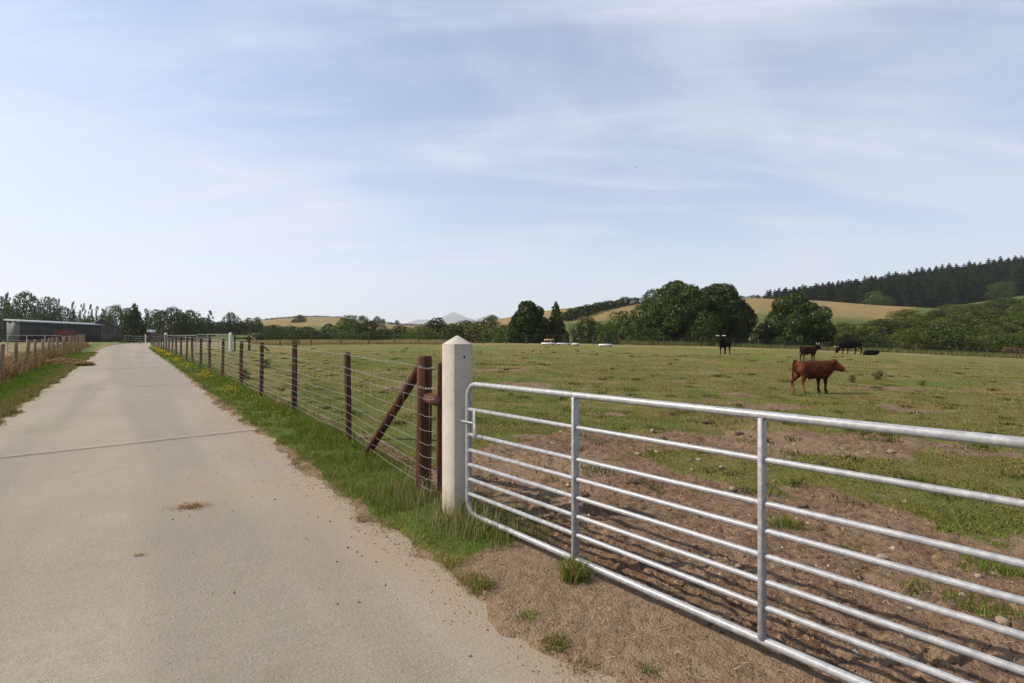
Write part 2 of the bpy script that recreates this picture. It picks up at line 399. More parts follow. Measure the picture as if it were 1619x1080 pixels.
M = dict(
    ground=mat_ground(), lane=mat_concrete_lane(), post=mat_post_concrete(), galv=mat_galv(),
    wood=mat_wood('treated_wood', (.062, .026, .015), (.125, .056, .030), (.012, .007, .005)),
    strainer=mat_wood('strainer_wood', (.070, .024, .013), (.115, .042, .021), (.016, .007, .006)),
    pale_wood=mat_wood('weathered_wood', (.25, .18, .105), (.32, .24, .145), (.10, .07, .045)),
    grey_wood=mat_wood('dark_fence_wood', (.07, .045, .03), (.11, .075, .05), (.03, .02, .014)),
    wire=mat_plain('fence_wire', (.32, .34, .33), .45, .2, 8, .3, .5),
    blade=mat_tint('grass_blades', trans=.35), hide=mat_tint('cattle_hide', .85, 0, .08, 26, .02),
    horn=mat_plain('horn', (.50, .45, .35), .5, .1, 6), hoof=mat_plain('hoof', (.05, .04, .035), .6),
    stone=mat_plain('field_stone', (.25, .195, .135), .9, .35, 22), dung=mat_plain('dung', (.06, .038, .022), .9, .4, 30),
    black=mat_plain('black_rubber', (.028, .024, .022), .7, .3, 20),
    bark=mat_plain('bark', (.085, .066, .048), .95, .3, 6, 0, .1, (4, 4, .6)),
    leafA=mat_leaf('leaf_sycamore', (.016, .030, .004), (.070, .105, .014)),
    leafB=mat_leaf('leaf_hedge', (.020, .034, .005), (.074, .100, .016)),
    leafC=mat_leaf('leaf_scrub', (.046, .064, .008), (.155, .165, .028), .3, .18),
    leafD=mat_leaf('leaf_far', (.021, .035, .006), (.064, .086, .017), .2, .2),
    leafP=mat_leaf('needles', (.007, .015, .005), (.024, .038, .011), .12, .35),
    leafL=mat_leaf('leaf_light', (.030, .054, .006), (.100, .140, .020)),
    rust=mat_leaf('leaf_bracken', (.11, .06, .03), (.19, .12, .06)),
    hillgold=mat_hill('hill_stubble', (.270, .185, .078), (.225, .165, .066), (.160, .138, .050), (.095, .118, .030)),
    hillgreen=mat_hill('hill_pasture', (.075, .108, .020), (.098, .122, .025), (.062, .09, .02), (.09, .115, .025)),
    mountain=mat_plain('heather_mountain', (.075, .072, .060), .95, .3, .002, 0, .1),
    cladding=mat_plain('dark_sheet_cladding', (.040, .036, .031), .7, .25, 1.0, 0, .3, (1, 1, .1)),
    cladgrey=mat_plain('grey_sheet_cladding', (.14, .135, .125), .7, .2, 1.0, 0, .3, (1, 1, .1)),
    roofgrey=mat_plain('fibre_roof', (.20, .215, .225), .7, .2, 2), redsheet=mat_plain('red_oxide_sheet', (.17, .026, .018), .65, .2, 2),
    brownsheet=mat_plain('brown_sheet', (.085, .062, .045), .75, .2, 1.2, 0, .2, (1, 1, .1)),
    white=mat_plain('white_paint', (.62, .61, .58), .6, .08, 9), yellow=mat_plain('yellow_paint', (.62, .40, .10), .6, .1, 9),
    paintblue=mat_plain('car_paint', (.70, .72, .74), .3, .03, 2, 0, .5), glass=mat_plain('dark_glass', (.02, .022, .025), .15, .1, 2, 0, .6),
    straw=mat_tint('straw', trans=.15),
)

# ================================================================ THE SETTING
def build_ground():
    th = np.concatenate([np.linspace(-52, 52, 431), np.linspace(52, 308, 74)[1:-1]])
    th = np.radians(th); n = len(th)
    r = np.concatenate([np.geomspace(.5, 14, 400), np.geomspace(14, 130, 150)[1:], np.geomspace(130, 9500, 40)[1:]])
    X = (r[:, None] * np.sin(th)[None, :]).ravel(); Y = (r[:, None] * np.cos(th)[None, :]).ravel()
    Z = ground_z(X, Y); Z = np.where(np.hypot(X, Y) > 400, Z - (np.hypot(X, Y) - 400) * .0012, Z)
    V = np.stack([X, Y, Z], 1); nr = len(r)
    i, j = np.meshgrid(np.arange(nr - 1), np.arange(n), indexing='ij'); j2 = (j + 1) % n
    Q = np.stack([i * n + j, (i + 1) * n + j, (i + 1) * n + j2, i * n + j2], -1).reshape(-1, 4)[:, ::-1]
    V = np.concatenate([V, [[0, 0, gz(0, 0)]]]); c = len(V) - 1
    T = np.stack([np.full(n, c), (np.arange(n) + 1) % n, np.arange(n)], 1)[:, ::-1]
    X, Y = V[:, 0], V[:, 1]; u, v = u_of(X, Y), v_of(X, Y)
    f = in_field(X, Y); nn = fbm(X * .5, Y * .5, 4, 41); n3 = fbm(X * 2.5, Y * 2.5, 3, 43)
    soil = soil_mask(X, Y)
    left = ss(-3.2, -3.5, v)
    dry = np.maximum.reduce([left * .9, ss(57.5, 59, Y + X * .05 + (nn - .5) * 3) * f * .8,
          (1 - ss(.1, .5, np.abs(v + 2.0 + (nn - .5) * .6))) * .75, ss(.58, .72, nn * .7 + n3 * .3) * .6 * f * ss(4, 9, Y)])
    lush = np.maximum(ss(1.7, 1.9, v + (n3 - .5) * .3) * (1 - f) * ss(2.6, 3.2, u) * .8,
                      ss(-2.2, -2.5, v + (nn - .5) * .5) * (1 - left) * .95)
    lush = np.maximum(lush, f * ss(.56, .72, fbm(X * .21 + 9, Y * .45, 4, 51)) * .45)
    far = ss(75, 110, np.hypot(X, Y)); lush = np.maximum(lush, far * .35); dry = dry * (1 - far * .6)
    pale = np.maximum((1 - f) * ss(3.4, 3.0, u), ss(.55, .7, nn) * .8)
    pale = np.maximum(pale, (1 - f) * (1 - ss(.2, .45, np.abs(v - 1.62))) * .85)
    e = np.hypot((X - .45) / 1.1, (Y - 6.1) / .8); pale = np.maximum(pale, 1 - ss(.5, 1.1, e))
    me = mesh_np('ground', V, [Q, T], [M['ground']], True, attrs=dict(soil=soil, dry=dry, lush=lush, pale=pale))
    tag(link('ground', me), kind='structure')
build_ground()

def build_lane():
    base = MB(); us = np.arange(-9.3, 103, 1.0)
    # crushed stone bed below the slabs
    V, Q = [], []
    for k, u in enumerate(us):
        for v in (-1.95, 1.95):
            p = uv(u, v + float(bend(u))); V.append((p[0], p[1], float(g0(p[0], p[1])) - .015))
    for k in range(len(us) - 1): Q.append((2 * k, 2 * k + 1, 2 * k + 3, 2 * k + 2)[::-1])
    base.add(V, [], Q); lane = base.build('lane', mat_plain('stone_bed', (.19, .16, .12), .95, .3, 20))
    tag(lane, kind='structure')
    a = -9.3
    while a < 102:
        b = a + 9.3 - .004
        uu = np.linspace(a, b, 63); vv = np.linspace(-1.92, 1.92, 33)
        U, Vv = np.meshgrid(uu, vv, indexing='ij'); off = bend(U)
        X = U * UV_U[0] + (Vv + off) * UV_V[0]; Y = U * UV_U[1] + (Vv + off) * UV_V[1]
        Z = g0(X, Y) + (fbm(X * .6, Y * .6, 3, 71) - .5) * .012 + .004 * math.sin(a)
        top = np.stack([X, Y, Z], -1).reshape(-1, 3); nu, nv = len(uu), len(vv)
        i, j = np.meshgrid(np.arange(nu - 1), np.arange(nv - 1), indexing='ij')
        Q = np.stack([i * nv + j, i * nv + j + 1, (i + 1) * nv + j + 1, (i + 1) * nv + j], -1).reshape(-1, 4)
        ring = [i * nv for i in range(nu)] + [(nu - 1) * nv + j for j in range(1, nv)] + [i * nv + nv - 1 for i in range(nu - 2, -1, -1)] + [j for j in range(nv - 2, 0, -1)]
        lo = top[ring] - np.array((0, 0, .12)); n0 = len(top); nr = len(ring)
        S = np.array([(ring[k], ring[(k + 1) % nr], n0 + (k + 1) % nr, n0 + k) for k in range(nr)])
        n3 = fbm(X * 1.3, Y * 1.3, 4, 77)
        d = np.maximum(ss(.7, 1.75, Vv + (n3 - .5) * 1.0) * (1 - .45 * ss(8, 20, U)), ss(-1.2, -1.8, Vv + (n3 - .5) * .6) * .8)
        d = np.maximum(d, (1 - ss(.2, 1.3, np.hypot((X + 2.6) / 1.6, (Y - 5.2) / 1.1) + (n3 - .5))) * .65)
        dirt = np.concatenate([d.ravel(), np.ones(nr)])
        me = mesh_np('slab', np.concatenate([top, lo]), [Q[:, ::-1], S], [M['lane']], False, attrs=dict(dirt=dirt))
        link('slab', me, lane); a += 9.3
build_lane()

class Hill:
    """a hill with real depth: rises from d0 to its crest at d1, falls away behind"""
    def __init__(s, name, prof, d0, d1, mat, zb=.6, green=None, cols=90, amp=.5):
        s.px = np.array([p[0] for p in prof], float); s.py = np.array([p[1] for p in prof], float)
        s.d0, s.d1, s.zb = d0, d1, zb
        xs = np.linspace(s.px[0], s.px[-1], cols); t = np.concatenate([np.linspace(0, 1, 40), np.linspace(1.06, 2.0, 14)])
        XX, TT = np.meshgrid(xs, t); D = d0 + (d1 - d0) * TT; Xw = (XX - 809.5) / F * D
        Z = s.h(XX, D) + (fbm(Xw * .05, D * .05, 3, 5) - .5) * amp * np.clip(TT * 3, 0, 1)
        V = np.stack([Xw, D, Z], -1).reshape(-1, 3); nr, nc = XX.shape
        i, j = np.meshgrid(np.arange(nr - 1), np.arange(nc - 1), indexing='ij')
        Q = np.stack([i * nc + j, i * nc + j + 1, (i + 1) * nc + j + 1, (i + 1) * nc + j], -1).reshape(-1, 4)
        gr = green(XX, TT).ravel() if green else np.zeros(nr * nc)
        tag(link(name, mesh_np(name, V, Q, [mat], True, attrs=dict(green=gr))), kind='structure')
    def yc(s, x): return np.interp(x, s.px, s.py)
    def h(s, x, D):
        t = (D - s.d0) / (s.d1 - s.d0); zc = CAMH + (540 - s.yc(x)) / F * s.d1
        up = np.clip(t, 0, 1); f = 1 - (1 - up) ** 1.5
        dn = np.clip(t - 1, 0, 1); f = f - .55 * dn ** 1.5
        return s.zb - 1.0 + (zc - s.zb + 1.0) * f
    def at(s, x, y):
        D = np.linspace(s.d0, s.d1, 400); z = s.h(x, D); yy = 540 - (z - CAMH) / D * F
        i = int(np.argmin(np.abs(yy - y))); return Vector(((x - 809.5) / F * D[i], D[i], float(z[i])))
hillA = Hill('hill', [(640, 545), (700, 533), (780, 507), (880, 490), (960, 484.5), (1010, 480), (1100, 477), (1190, 474), (1300, 478.5), (1400, 485.5), (1480, 489), (1540, 481), (1619, 470), (1750, 455), (1900, 450)],
    84, 250, M['hillgold'], .4, lambda x, t: np.maximum(ss(1400, 1480, x) * .9, ss(.42, .16, t)), 130)
hillC = Hill('hill', [(330, 522), (370, 513), (410, 507), (450, 504), (490, 501.5), (540, 503), (590, 510), (640, 515), (700, 517), (760, 519), (820, 530)],
    230, 420, M['hillgold'], 1.0, lambda x, t: ss(.45, .3, t) * .8)
hillD = Hill('hill', [(180, 535), (260, 525), (320, 522.5), (380, 523), (430, 526), (480, 534), (520, 541)], 110, 190, M['hillgreen'], 1.0)
hillE = Hill('hill', [(560, 530), (620, 517), (680, 513), (760, 510), (860, 512), (960, 520)], 420, 700, M['hillgold'], 1.0, lambda x, t: ss(.6, .4, t))
# the wooded ridge on the right
def forest_top(x): return np.interp(x, [1200, 1215, 1230, 1250, 1300, 1360, 1420, 1480, 1540, 1600, 1619, 1760], [474, 470, 464, 458, 447, 437, 427, 417, 410, 402, 400, 385])
def forest_base(x, k):          # k 0 front row .. 1 back row, photo rows of the ground under the trees
    fr = np.interp(x, [1200, 1300, 1400, 1480, 1540, 1619, 1760], [500, 494, 488, 489.5, 482, 469, 455])
    bk = forest_top(x) + 41
    return fr + (np.minimum(bk, fr + 12) - fr) * k
def build_ridge():
    xs = np.linspace(1190, 1800, 60); t = np.linspace(-.35, 1.8, 24); XX, TT = np.meshgrid(xs, t)
    D = 262 + 60 * TT; tt = np.clip(TT, 0, 1); z = CAMH + (540 - forest_base(XX, tt)) / F * D - .4
    z = np.where(TT < 0, z + TT * 14, z); z = np.where(TT > 1, z - (TT - 1) ** 2 * 16, z)
    V = np.stack([(XX - 809.5) / F * D, D, z], -1).reshape(-1, 3); nr, nc = XX.shape
    i, j = np.meshgrid(np.arange(nr - 1), np.arange(nc - 1), indexing='ij')
    Q = np.stack([i * nc + j, i * nc + j + 1, (i + 1) * nc + j + 1, (i + 1) * nc + j], -1).reshape(-1, 4)
    tag(link('hill', mesh_np('hill', V, Q, [M['hillgreen']], True, attrs=dict(green=np.ones(nr * nc)))), kind='structure')
build_ridge()
def build_mountain():
    prof = [(560, 545), (600, 530), (640, 512), (660, 506), (672, 505.5), (688, 507), (700, 501), (712, 495), (718, 494.2), (726, 497), (738, 502.5), (752, 506), (765, 500.5), (776, 497.5), (790, 502), (815, 511), (860, 525), (900, 540)]
    h = Hill('mountain', prof, 6600, 8800, M['mountain'], -14, None, 140, 30)
build_mountain()

# ================================================================ GATES, POSTS AND FENCES
GD = np.array((.660, -.751)); GN = np.array((.751, .660))            # along the near gate, into the field
POSTC = np.array((-.490, 4.47)); P0G = np.array((-.375, 4.26))        # concrete post centre, gate's closing end
def gate(loc, d, length, label, group=None, zt=1.2, zb=.10, secs=4, rf=.0215, rr=.0155, rails=(.196, .39, .51, .622, .735, .848), latch=True, base=0.0, seg=12):
    """tubular field gate; local x runs along the gate from its closing end"""
    g = thing('field_gate', (loc[0], loc[1], base), label, 'gate', group, math.atan2(d[1], d[0]))
    rc = .11; pts = []
    def arc(cx, cz, a0, a1, n=7):
        for a in np.linspace(a0, a1, n): pts.append((cx + rc * math.cos(a), 0, cz + rc * math.sin(a)))
    P = math.pi
    arc(rc, zb + rc, 1.5 * P, P); arc(rc, zt - rc, P, .5 * P); arc(length - rc, zt - rc, .5 * P, 0); arc(length - rc, zb + rc, 0, -.5 * P)
    MB().tube(pts, rf, seg, True).build('frame', M['galv'], g, True)
    for f in rails:
        z = zt + (zb - zt) * f
        MB().tube([(x, 0, z) for x in np.linspace(.012, length - .012, 5)], rr, seg).build('rail', M['galv'], g, True)
    for k in range(1, secs):
        x = length * k / secs
        MB().box((x, 0, (zt + zb) / 2), (.022, .056, zt - zb - rf * 1.2), None, .002).build('upright', M['galv'], g)
    if latch:
        z1 = zt + (zb - zt) * .30
        lt = MB().box((.115, -.022, z1), (.035, .006, .235), None, .002).build('latch_plate', M['galv'], g)
        MB().tube([(x, -.030, z1 + .01) for x in np.linspace(-.05, .14, 4)], .009, 10).build('bolt', M['galv'], lt, True)
        MB().tube([(.125, -.032, z1 + .012), (.150, -.045, z1 + .008), (.170, -.052, z1 - .02), (.176, -.055, z1 - .07), (.182, -.056, z1 - .105)], [.010, .010, .010, .009, .007], 10).build('handle', M['galv'], lt, True)
    return g
gate(P0G, GD, 4.84, 'galvanised tubular field gate with seven bars in the foreground')

def round_post_mesh(name, h, r, mat, seg=12, taper=.93, seed=0, half=False):
    rg = np.random.default_rng(seed); V = []; Q = []; zs = [-.3, 0, h * .35, h * .7, h - .018, h]
    rs = [1, 1, .99, .965, taper, taper * .86]; ph = rg.uniform(0, 6, 4)
    for z, k in zip(zs, rs):
        for a in np.linspace(0, 2 * math.pi, seg, endpoint=False):
            rr = r * k * (1 + .05 * math.sin(2 * a + ph[0]) + .03 * math.sin(5 * a + ph[1])); x, y = rr * math.cos(a), rr * math.sin(a)
            if half: y = max(y, -.25 * r)
            V.append((x + .006 * math.sin(z * 3 + ph[2]), y + .006 * math.sin(z * 2.3 + ph[3]), z))
    n = len(zs)
    for i in range(n - 1):
        for k in range(seg): Q.append((i * seg + k, i * seg + (k + 1) % seg, (i + 1) * seg + (k + 1) % seg, (i + 1) * seg + k))
    V.append((0, 0, h + .004)); c = len(V) - 1
    T = [(c, (n - 1) * seg + k, (n - 1) * seg + (k + 1) % seg) for k in range(seg)]
    return MB().add(V, T, Q).mesh(name, mat)

def concrete_post(loc, rz, h, label, w=.198, group=None, slam=True, cap=.075):
    t = thing('concrete_gate_post', loc, label, 'gate post', group, rz)
    hs = h - cap; b = .007; hw = w / 2; V, Q = [], []
    rows = [(-.3, hw), (hs * .5, hw), (hs, hw)]
    for z, k in rows:
        for x, y in ((-k + b, -k), (k - b, -k), (k, -k + b), (k, k - b), (k - b, k), (-k + b, k), (-k, k - b), (-k, -k + b)): V.append((x, y, z))
    for i in range(2):
        for k in range(8): Q.append((i * 8 + k, i * 8 + (k + 1) % 8, i * 8 + 8 + (k + 1) % 8, i * 8 + 8 + k))
    MB().add(V, [], Q).build('shaft', M['post'], t)
    V = [(x * hw, y * hw, hs) for x, y in ((-1, -1), (1, -1), (1, 1), (-1, 1))]
    V = [(x * (1 - b / hw * .5), y * (1 - b / hw * .5), z) for x, y, z in V] + [(x * .06, y * .06, h) for x, y in ((-hw, -hw), (hw, -hw), (hw, hw), (-hw, hw))]
    MB().add(V, [], [(0, 1, 5, 4), (1, 2, 6, 5), (2, 3, 7, 6), (3, 0, 4, 7), (4, 5, 6, 7)]).build('cap', M['post'], t)
    if slam:
        MB().box((hw + .004, .055, .68), (.010, .042, .72), None, .002).build('slam_plate', M['black'], t)
        ring = MB().tube([(hw - .004, .008, h - .19), (hw + .0015, .008, h - .19)], .0105, 12); ring.build('bolt_hole', M['black'], t)
    return t
gang = math.atan2(GD[1], GD[0])
concrete_post((POSTC[0], POSTC[1], 0), gang, 1.612, 'tall white concrete gate post with pointed cap beside the galvanised foreground gate')

# ---- wire fence along the right side of the lane
FP = [(-.88, 5.0), (-2.46, 7.5), (-4.33, 9.95), (-6.25, 12.45), (-8.0, 14.75), (-10.15, 17.5)]
while FP[-1][1] < 56:
    p = FP[-1]; k = 3.1 * random.uniform(.93, 1.07); FP.append((p[0] - .617 * k, p[1] + .787 * k))
FENCE_LINE = np.array(FP)
def lane_fence():
    f = thing('wire_fence', (FP[0][0], FP[0][1], 0), 'brown wooden post and wire stock fence running along the lane beside the field', 'fence')
    o = np.array((FP[0][0], FP[0][1], 0.0))
    def loc(x, y, z): return (x - o[0], y - o[1], z)
    meshes = [round_post_mesh('post', 1.36, .052, M['wood'], 12, .95, s) for s in range(6)]
    zs = [gz(x, y) for x, y in FP]
    for i, (x, y) in enumerate(FP):
        if i == 0:
            link('strainer_post', round_post_mesh('strainer_post', 1.40, .074, M['strainer'], 20, .97, 3), f, loc(x, y, zs[i])); continue
        p = link('post', meshes[i % 6], f, loc(x, y, zs[i] - random.uniform(0, .04)))
        p.rotation_euler = (random.uniform(-.03, .03), random.uniform(-.03, .03), random.uniform(0, 6))
    # diagonal strut, stub rail and half post at the strainer
    a = np.array((-.93, 5.07, zs[0] + 1.28)); b = np.array((-1.93, 6.62, gz(-1.93, 6.62) + .0))
    d = b - a; q = Vector(d).to_track_quat('Z', 'Y').to_matrix()
    MB().tube([a - o + d * t for t in np.linspace(0, 1.03, 5)], [.052, .052, .053, .054, .055], 14).build('strut', M['strainer'], f)
    hp = (-.660, 4.70)
    MB().tube([np.array((FP[0][0] + .05, FP[0][1] - .055, zs[0] + .985)) - o + np.array((.19, -.25, -.012)) * t for t in (0, .5, 1)], .055, 16).build('stub_rail', M['strainer'], f)
    l2 = link('half_post', round_post_mesh('half_post', 1.34, .045, M['strainer'], 12, .97, 5, True), f, loc(hp[0], hp[1], gz(*hp)))
    # line wires, each strand one part
    heights = [1.30, 1.10, 1.00, .84, .70, .57, .45, .34, .24, .15]
    line = [hp] + FP
    for k, h in enumerate(heights):
        pts = []
        for i in range(len(line) - 1):
            (x0, y0), (x1, y1) = line[i], line[i + 1]; z0, z1 = gz(x0, y0), gz(x1, y1)
            side = -.055 if i else -.095
            n = 6 if i < 8 else 3
            for t in np.linspace(0, 1, n, endpoint=False):
                s0 = .055 if i > 0 else .08
                wob = random.uniform(-.006, .006) if t > 0 else 0
                pts.append((x0 + (x1 - x0) * t - o[0] - s0 * UV_V[0], y0 + (y1 - y0) * t - o[1] - s0 * UV_V[1], z0 + (z1 - z0) * t + h - .015 * math.sin(math.pi * t) + wob))
        r = np.interp(np.linalg.norm(np.array(pts), axis=1), [0, 10, 40], [.0014, .0019, .0032]) * (1.2 if k < 2 else 1)
        mb = MB().tube(pts, r, 5)
        if k < 2:                                        # barbs
            P = np.array(pts)
            for i in range(min(len(P) - 1, 40)):
                L = np.linalg.norm(P[i + 1] - P[i])
                for s in np.arange(.05, L, .14):
                    c = P[i] + (P[i + 1] - P[i]) * s / L; e = np.array((random.uniform(-.4, .4), random.uniform(-.4, .4), 1)) * .016
                    mb.tube([c - e, c + e], .0016, 3); mb.tube([c - e * (.4, .4, .2) + (.012, .006, 0), c + e * (.4, .4, .2) - (.012, .006, 0)], .0035, 3)
        mb.build('barbed_wire' if k < 2 else 'line_wire', M['wire'], f)
    mb = MB()
    for i in range(len(line) - 1):
        (x0, y0), (x1, y1) = line[i], line[i + 1]; L = math.hypot(x1 - x0, y1 - y0)
        if i > 9: break
        for s in np.arange(.15, L, .30):
            t = s / L; x, y = x0 + (x1 - x0) * t - .055 * UV_V[0], y0 + (y1 - y0) * t - .055 * UV_V[1]; z = gz(x0, y0) * (1 - t) + gz(x1, y1) * t
            mb.tube([np.array((x, y, z + .13)) - o, np.array((x, y, z + 1.0)) - o], .0005, 3)
    tag(mb.build('stay_wires', M['wire'], f), kind='stuff')
lane_fence()

def simple_fence(pts, h, r, mat, label, wires, name='wire_fence', jitter=.04, wr=.004, cat='fence', base=None):
    zf = base or (lambda x, y: gz(x, y))
    o = np.array((pts[0][0], pts[0][1], 0)); f = thing(name, tuple(o), label, cat)
    ms = [round_post_mesh('post', h * random.uniform(.95, 1.05), r, mat, 8, .95, s) for s in range(4)]
    for i, (x, y) in enumerate(pts):
        p = link('post', ms[i % 4], f, (x - o[0], y - o[1], zf(x, y) - random.uniform(0, .05)))
        p.rotation_euler = (random.uniform(-jitter, jitter), random.uniform(-jitter, jitter), random.uniform(0, 6))
    for hw in wires:
        MB().tube([(x - o[0] + r, y - o[1] - r, zf(x, y) + hw) for x, y in pts], wr, 4).build('line_wire', M['wire'], f)
    return f
# pale posts along the left of the lane
LP = [(-14.9, 14.0)]
while LP[-1][1] < 57:
    p = LP[-1]; k = random.uniform(2.7, 3.1); LP.append((p[0] - .620 * k - .0, p[1] + .785 * k))
simple_fence(LP, 1.28, .062, M['pale_wood'], 'pale weathered wooden post and wire fence on the left side of the lane', (1.15, .95, .75, .55, .38, .22), jitter=.07)
# the far side of the field: dark posts, then the low fence under the scrub on the right
far = [(px(x, 545, d).x, d) for x, d in ((394, 49), (443, 55), (492, 56), (539, 57), (583, 57.5), (623, 58), (662, 59), (700, 59.5), (735, 60), (764, 61), (800, 62))]
simple_fence(far, 1.45, .06, M['grey_wood'], 'dark far fence with tall posts left of the concrete post cap', (1.3, 1.0, .7, .4), wr=.0025)
far2 = [(px(x, 548, d).x, d) for x, d in ((832, 62.5), (866, 63), (893, 63.5), (938, 64), (978, 65), (995, 65.5), (1050, 67), (1100, 67), (1160, 68), (1200, 68), (1240, 68), (1300, 68), (1345, 66), (1387, 65), (1450, 64), (1513, 63), (1562, 62), (1613, 61), (1680, 60))]
simple_fence(far2, 1.2, .055, M['grey_wood'], 'low wire fence below the trees and scrub along the far right field edge', (1.1, .85, .6, .35), wr=.003)

# ---- second gateway further down the fence
def gateway():
    a = px(262, 540, 46.0); b = px(364.5, 540, 42.0)
    for q, lab in ((a, 'distant white concrete gate post at the left end of the far double gate'), (b, 'distant white concrete gate post at the right end of the far double gate')):
        t = thing('concrete_gate_post', (q.x, q.y, gz(q.x, q.y)), lab, 'gate post')
        h = 1.52; V, Q = [], []; zs = [-.2, h - .12, h - .06, h - .02, h]; k = [.115, .115, .100, .07, .03]
        for z, w in zip(zs, k):
            for n in range(12):
                an = 2 * math.pi * n / 12; V.append((w * math.cos(an) * 1.05, w * math.sin(an) * 1.05, z))
        for i in range(4):
            for n in range(12): Q.append((i * 12 + n, i * 12 + (n + 1) % 12, i * 12 + 12 + (n + 1) % 12, i * 12 + 12 + n))
        V.append((0, 0, h)); T = [(len(V) - 1, 48 + n, 48 + (n + 1) % 12) for n in range(12)]
        MB().add(V, T, Q).build('shaft', M['white'], t)
    d = np.array((b.x - a.x, b.y - a.y)); L = np.linalg.norm(d); d /= L; n = (L - .5) / 2
    for i, lab in ((0, 'left leaf of the far galvanised double gate between two white posts'), (1, 'right leaf of the far galvanised double gate between two white posts')):
        s = np.array((a.x, a.y)) + d * (.18 + i * (n + .12))
        gate(s, d, n, lab, 'far double gate', 1.25, .12, 3, .020, .012, latch=False, base=gz(*s) + .02, seg=6)
    # timber strainers with rail and strut to the right of it
    f = thing('timber_fence_end', (b.x + .35, b.y, 0), 'dark timber strainer posts with rail and leaning strut right of the far gate', 'fence')
    o = np.array((b.x + .35, b.y, 0)); c = px(394, 540, 42.5); e = px(425, 540, 41.0); z0 = gz(b.x, b.y); z1 = gz(c.x, c.y); z2 = gz(e.x, e.y)
    link('post', round_post_mesh('post', 1.45, .075, M['grey_wood'], 10, .97, 1), f, (0, 0, z0))
    link('post', round_post_mesh('post', 1.55, .10, M['grey_wood'], 10, .97, 2), f, (c.x - o[0], c.y - o[1], z1))
    MB().tube([(0, 0, z0 + 1.05), (c.x - o[0], c.y - o[1], z1 + 1.05)], .07, 8).build('rail', M['grey_wood'], f)
    MB().tube([(c.x - o[0], c.y - o[1], z1 + 1.3), (e.x - o[0], e.y - o[1], z2 + .02)], .06, 8).build('strut', M['grey_wood'], f)
gateway()
# galvanised gate standing behind the pale fence on the far left
a = px(12, 545, 34.0); b = px(99, 545, 36.5); d = np.array((b.x - a.x, b.y - a.y)); L = float(np.linalg.norm(d))
gate((a.x, a.y), d / L, L, 'galvanised gate standing behind the pale posts on the far left', None, 1.32, .15, 3, .03, .018, (.3, .5, .7), False, gz(a.x, a.y), 6)
p = px(28, 545, 35.0)

# ================================================================ TREES AND SCRUB
def leaves(P, N, size, rg, aspect=.62):
    """one bent quad for each leaf clump; P positions, N outward directions"""
    n = len(P); N = N + rg.normal(0, .55, (n, 3)); N /= np.linalg.norm(N, axis=1, keepdims=True)
    t = np.cross(N, rg.normal(0, 1, (n, 3))); t /= np.maximum(np.linalg.norm(t, axis=1, keepdims=True), 1e-6); b = np.cross(N, t)
    s = (size * rg.uniform(.6, 1.35, n))[:, None]; droop = N * s * -.18
    V = np.stack([P + t * s * .5 + droop, P + b * s * .5 * aspect, P - t * s * .5 + droop, P - b * s * .5 * aspect], 1).reshape(-1, 3)
    Q = np.arange(4 * n).reshape(-1, 4); return V, Q
def crown_mesh(name, blobs, n, leaf, mat, seed, fill=.25, aspect=.62):
    rg = np.random.default_rng(seed); B = np.asarray(blobs, float)
    w = B[:, 3] ** 2; k = rg.choice(len(B), n, p=w / w.sum()); d = rg.normal(0, 1, (n, 3)); d /= np.linalg.norm(d, axis=1, keepdims=True)
    rr = np.where(rg.random(n) < fill, rg.random(n) ** .5, rg.uniform(.82, 1.10, n))
    P = B[k, :3] + d * (B[k, 3] * rr)[:, None] * (1, 1, .88)
    deep = np.zeros(n, bool)                                # keep the surface, thin the inside
    for b in B: deep |= np.linalg.norm((P - b[:3]) / b[3], axis=1) < .62
    keep = ~deep | (rg.random(n) < .18); P, d, k = P[keep], d[keep], k[keep]
    V, Q = leaves(P, d, leaf, rg, aspect)
    t = np.clip(.45 + rg.normal(0, .22, len(P)) + (rg.random(len(B))[k] - .5) * .32, 0, 1)
    return mesh_np(name, V, Q, [mat], False, tint=np.repeat(t, 4)[:, None])
def dome_blobs(seed, nb=30, low=.0, flat=1.0, rmin=.13, rmax=.24, lop=.12):
    """blobs on a dome of width 1 and height 1 standing on z 0"""
    rg = np.random.default_rng(seed); B = []
    for i in range(nb):
        z = low + (1 - low) * ((i + .5) / nb); a = i * 2.399 + rg.uniform(-.4, .4)
        prof = max(.12, 1 - max(0, (z - .28) / .74) ** 2.3) ** .62 if z > .15 else .9
        r = .5 * prof * rg.uniform(.72, 1.02) - .10; rad = rg.uniform(rmin, rmax) * (.75 if z > .85 else 1)
        B.append((max(r, 0) * math.cos(a) + lop * (rg.random() - .5), max(r, 0) * math.sin(a) + lop * (rg.random() - .5), min(z * .88 + .06, 1 - rad * .8), rad))
    B.append((0, 0, .5, .26)); B.append((0, 0, .72, .2)); return B
def cone_blobs(seed, nb=26):
    rg = np.random.default_rng(seed); B = []
    for i in range(nb):
        z = (i + .5) / nb; a = i * 2.399; r = .42 * (1 - z) ** .75 * rg.uniform(.6, 1.0)
        B.append((r * math.cos(a), r * math.sin(a), .05 + z * .9, .15 * (1.15 - z) + .03))
    return B
def spire_blobs(seed, nb=16):
    rg = np.random.default_rng(seed); B = []
    for i in range(nb):
        z = .28 + .70 * (i + .5) / nb; a = i * 2.399 + rg.uniform(-.5, .5); r = .30 * (1.1 - z) ** .5 * rg.uniform(.3, 1.1)
        B.append((r * math.cos(a), r * math.sin(a), z, rg.uniform(.06, .13) * (1.25 - z * .7)))
    return B
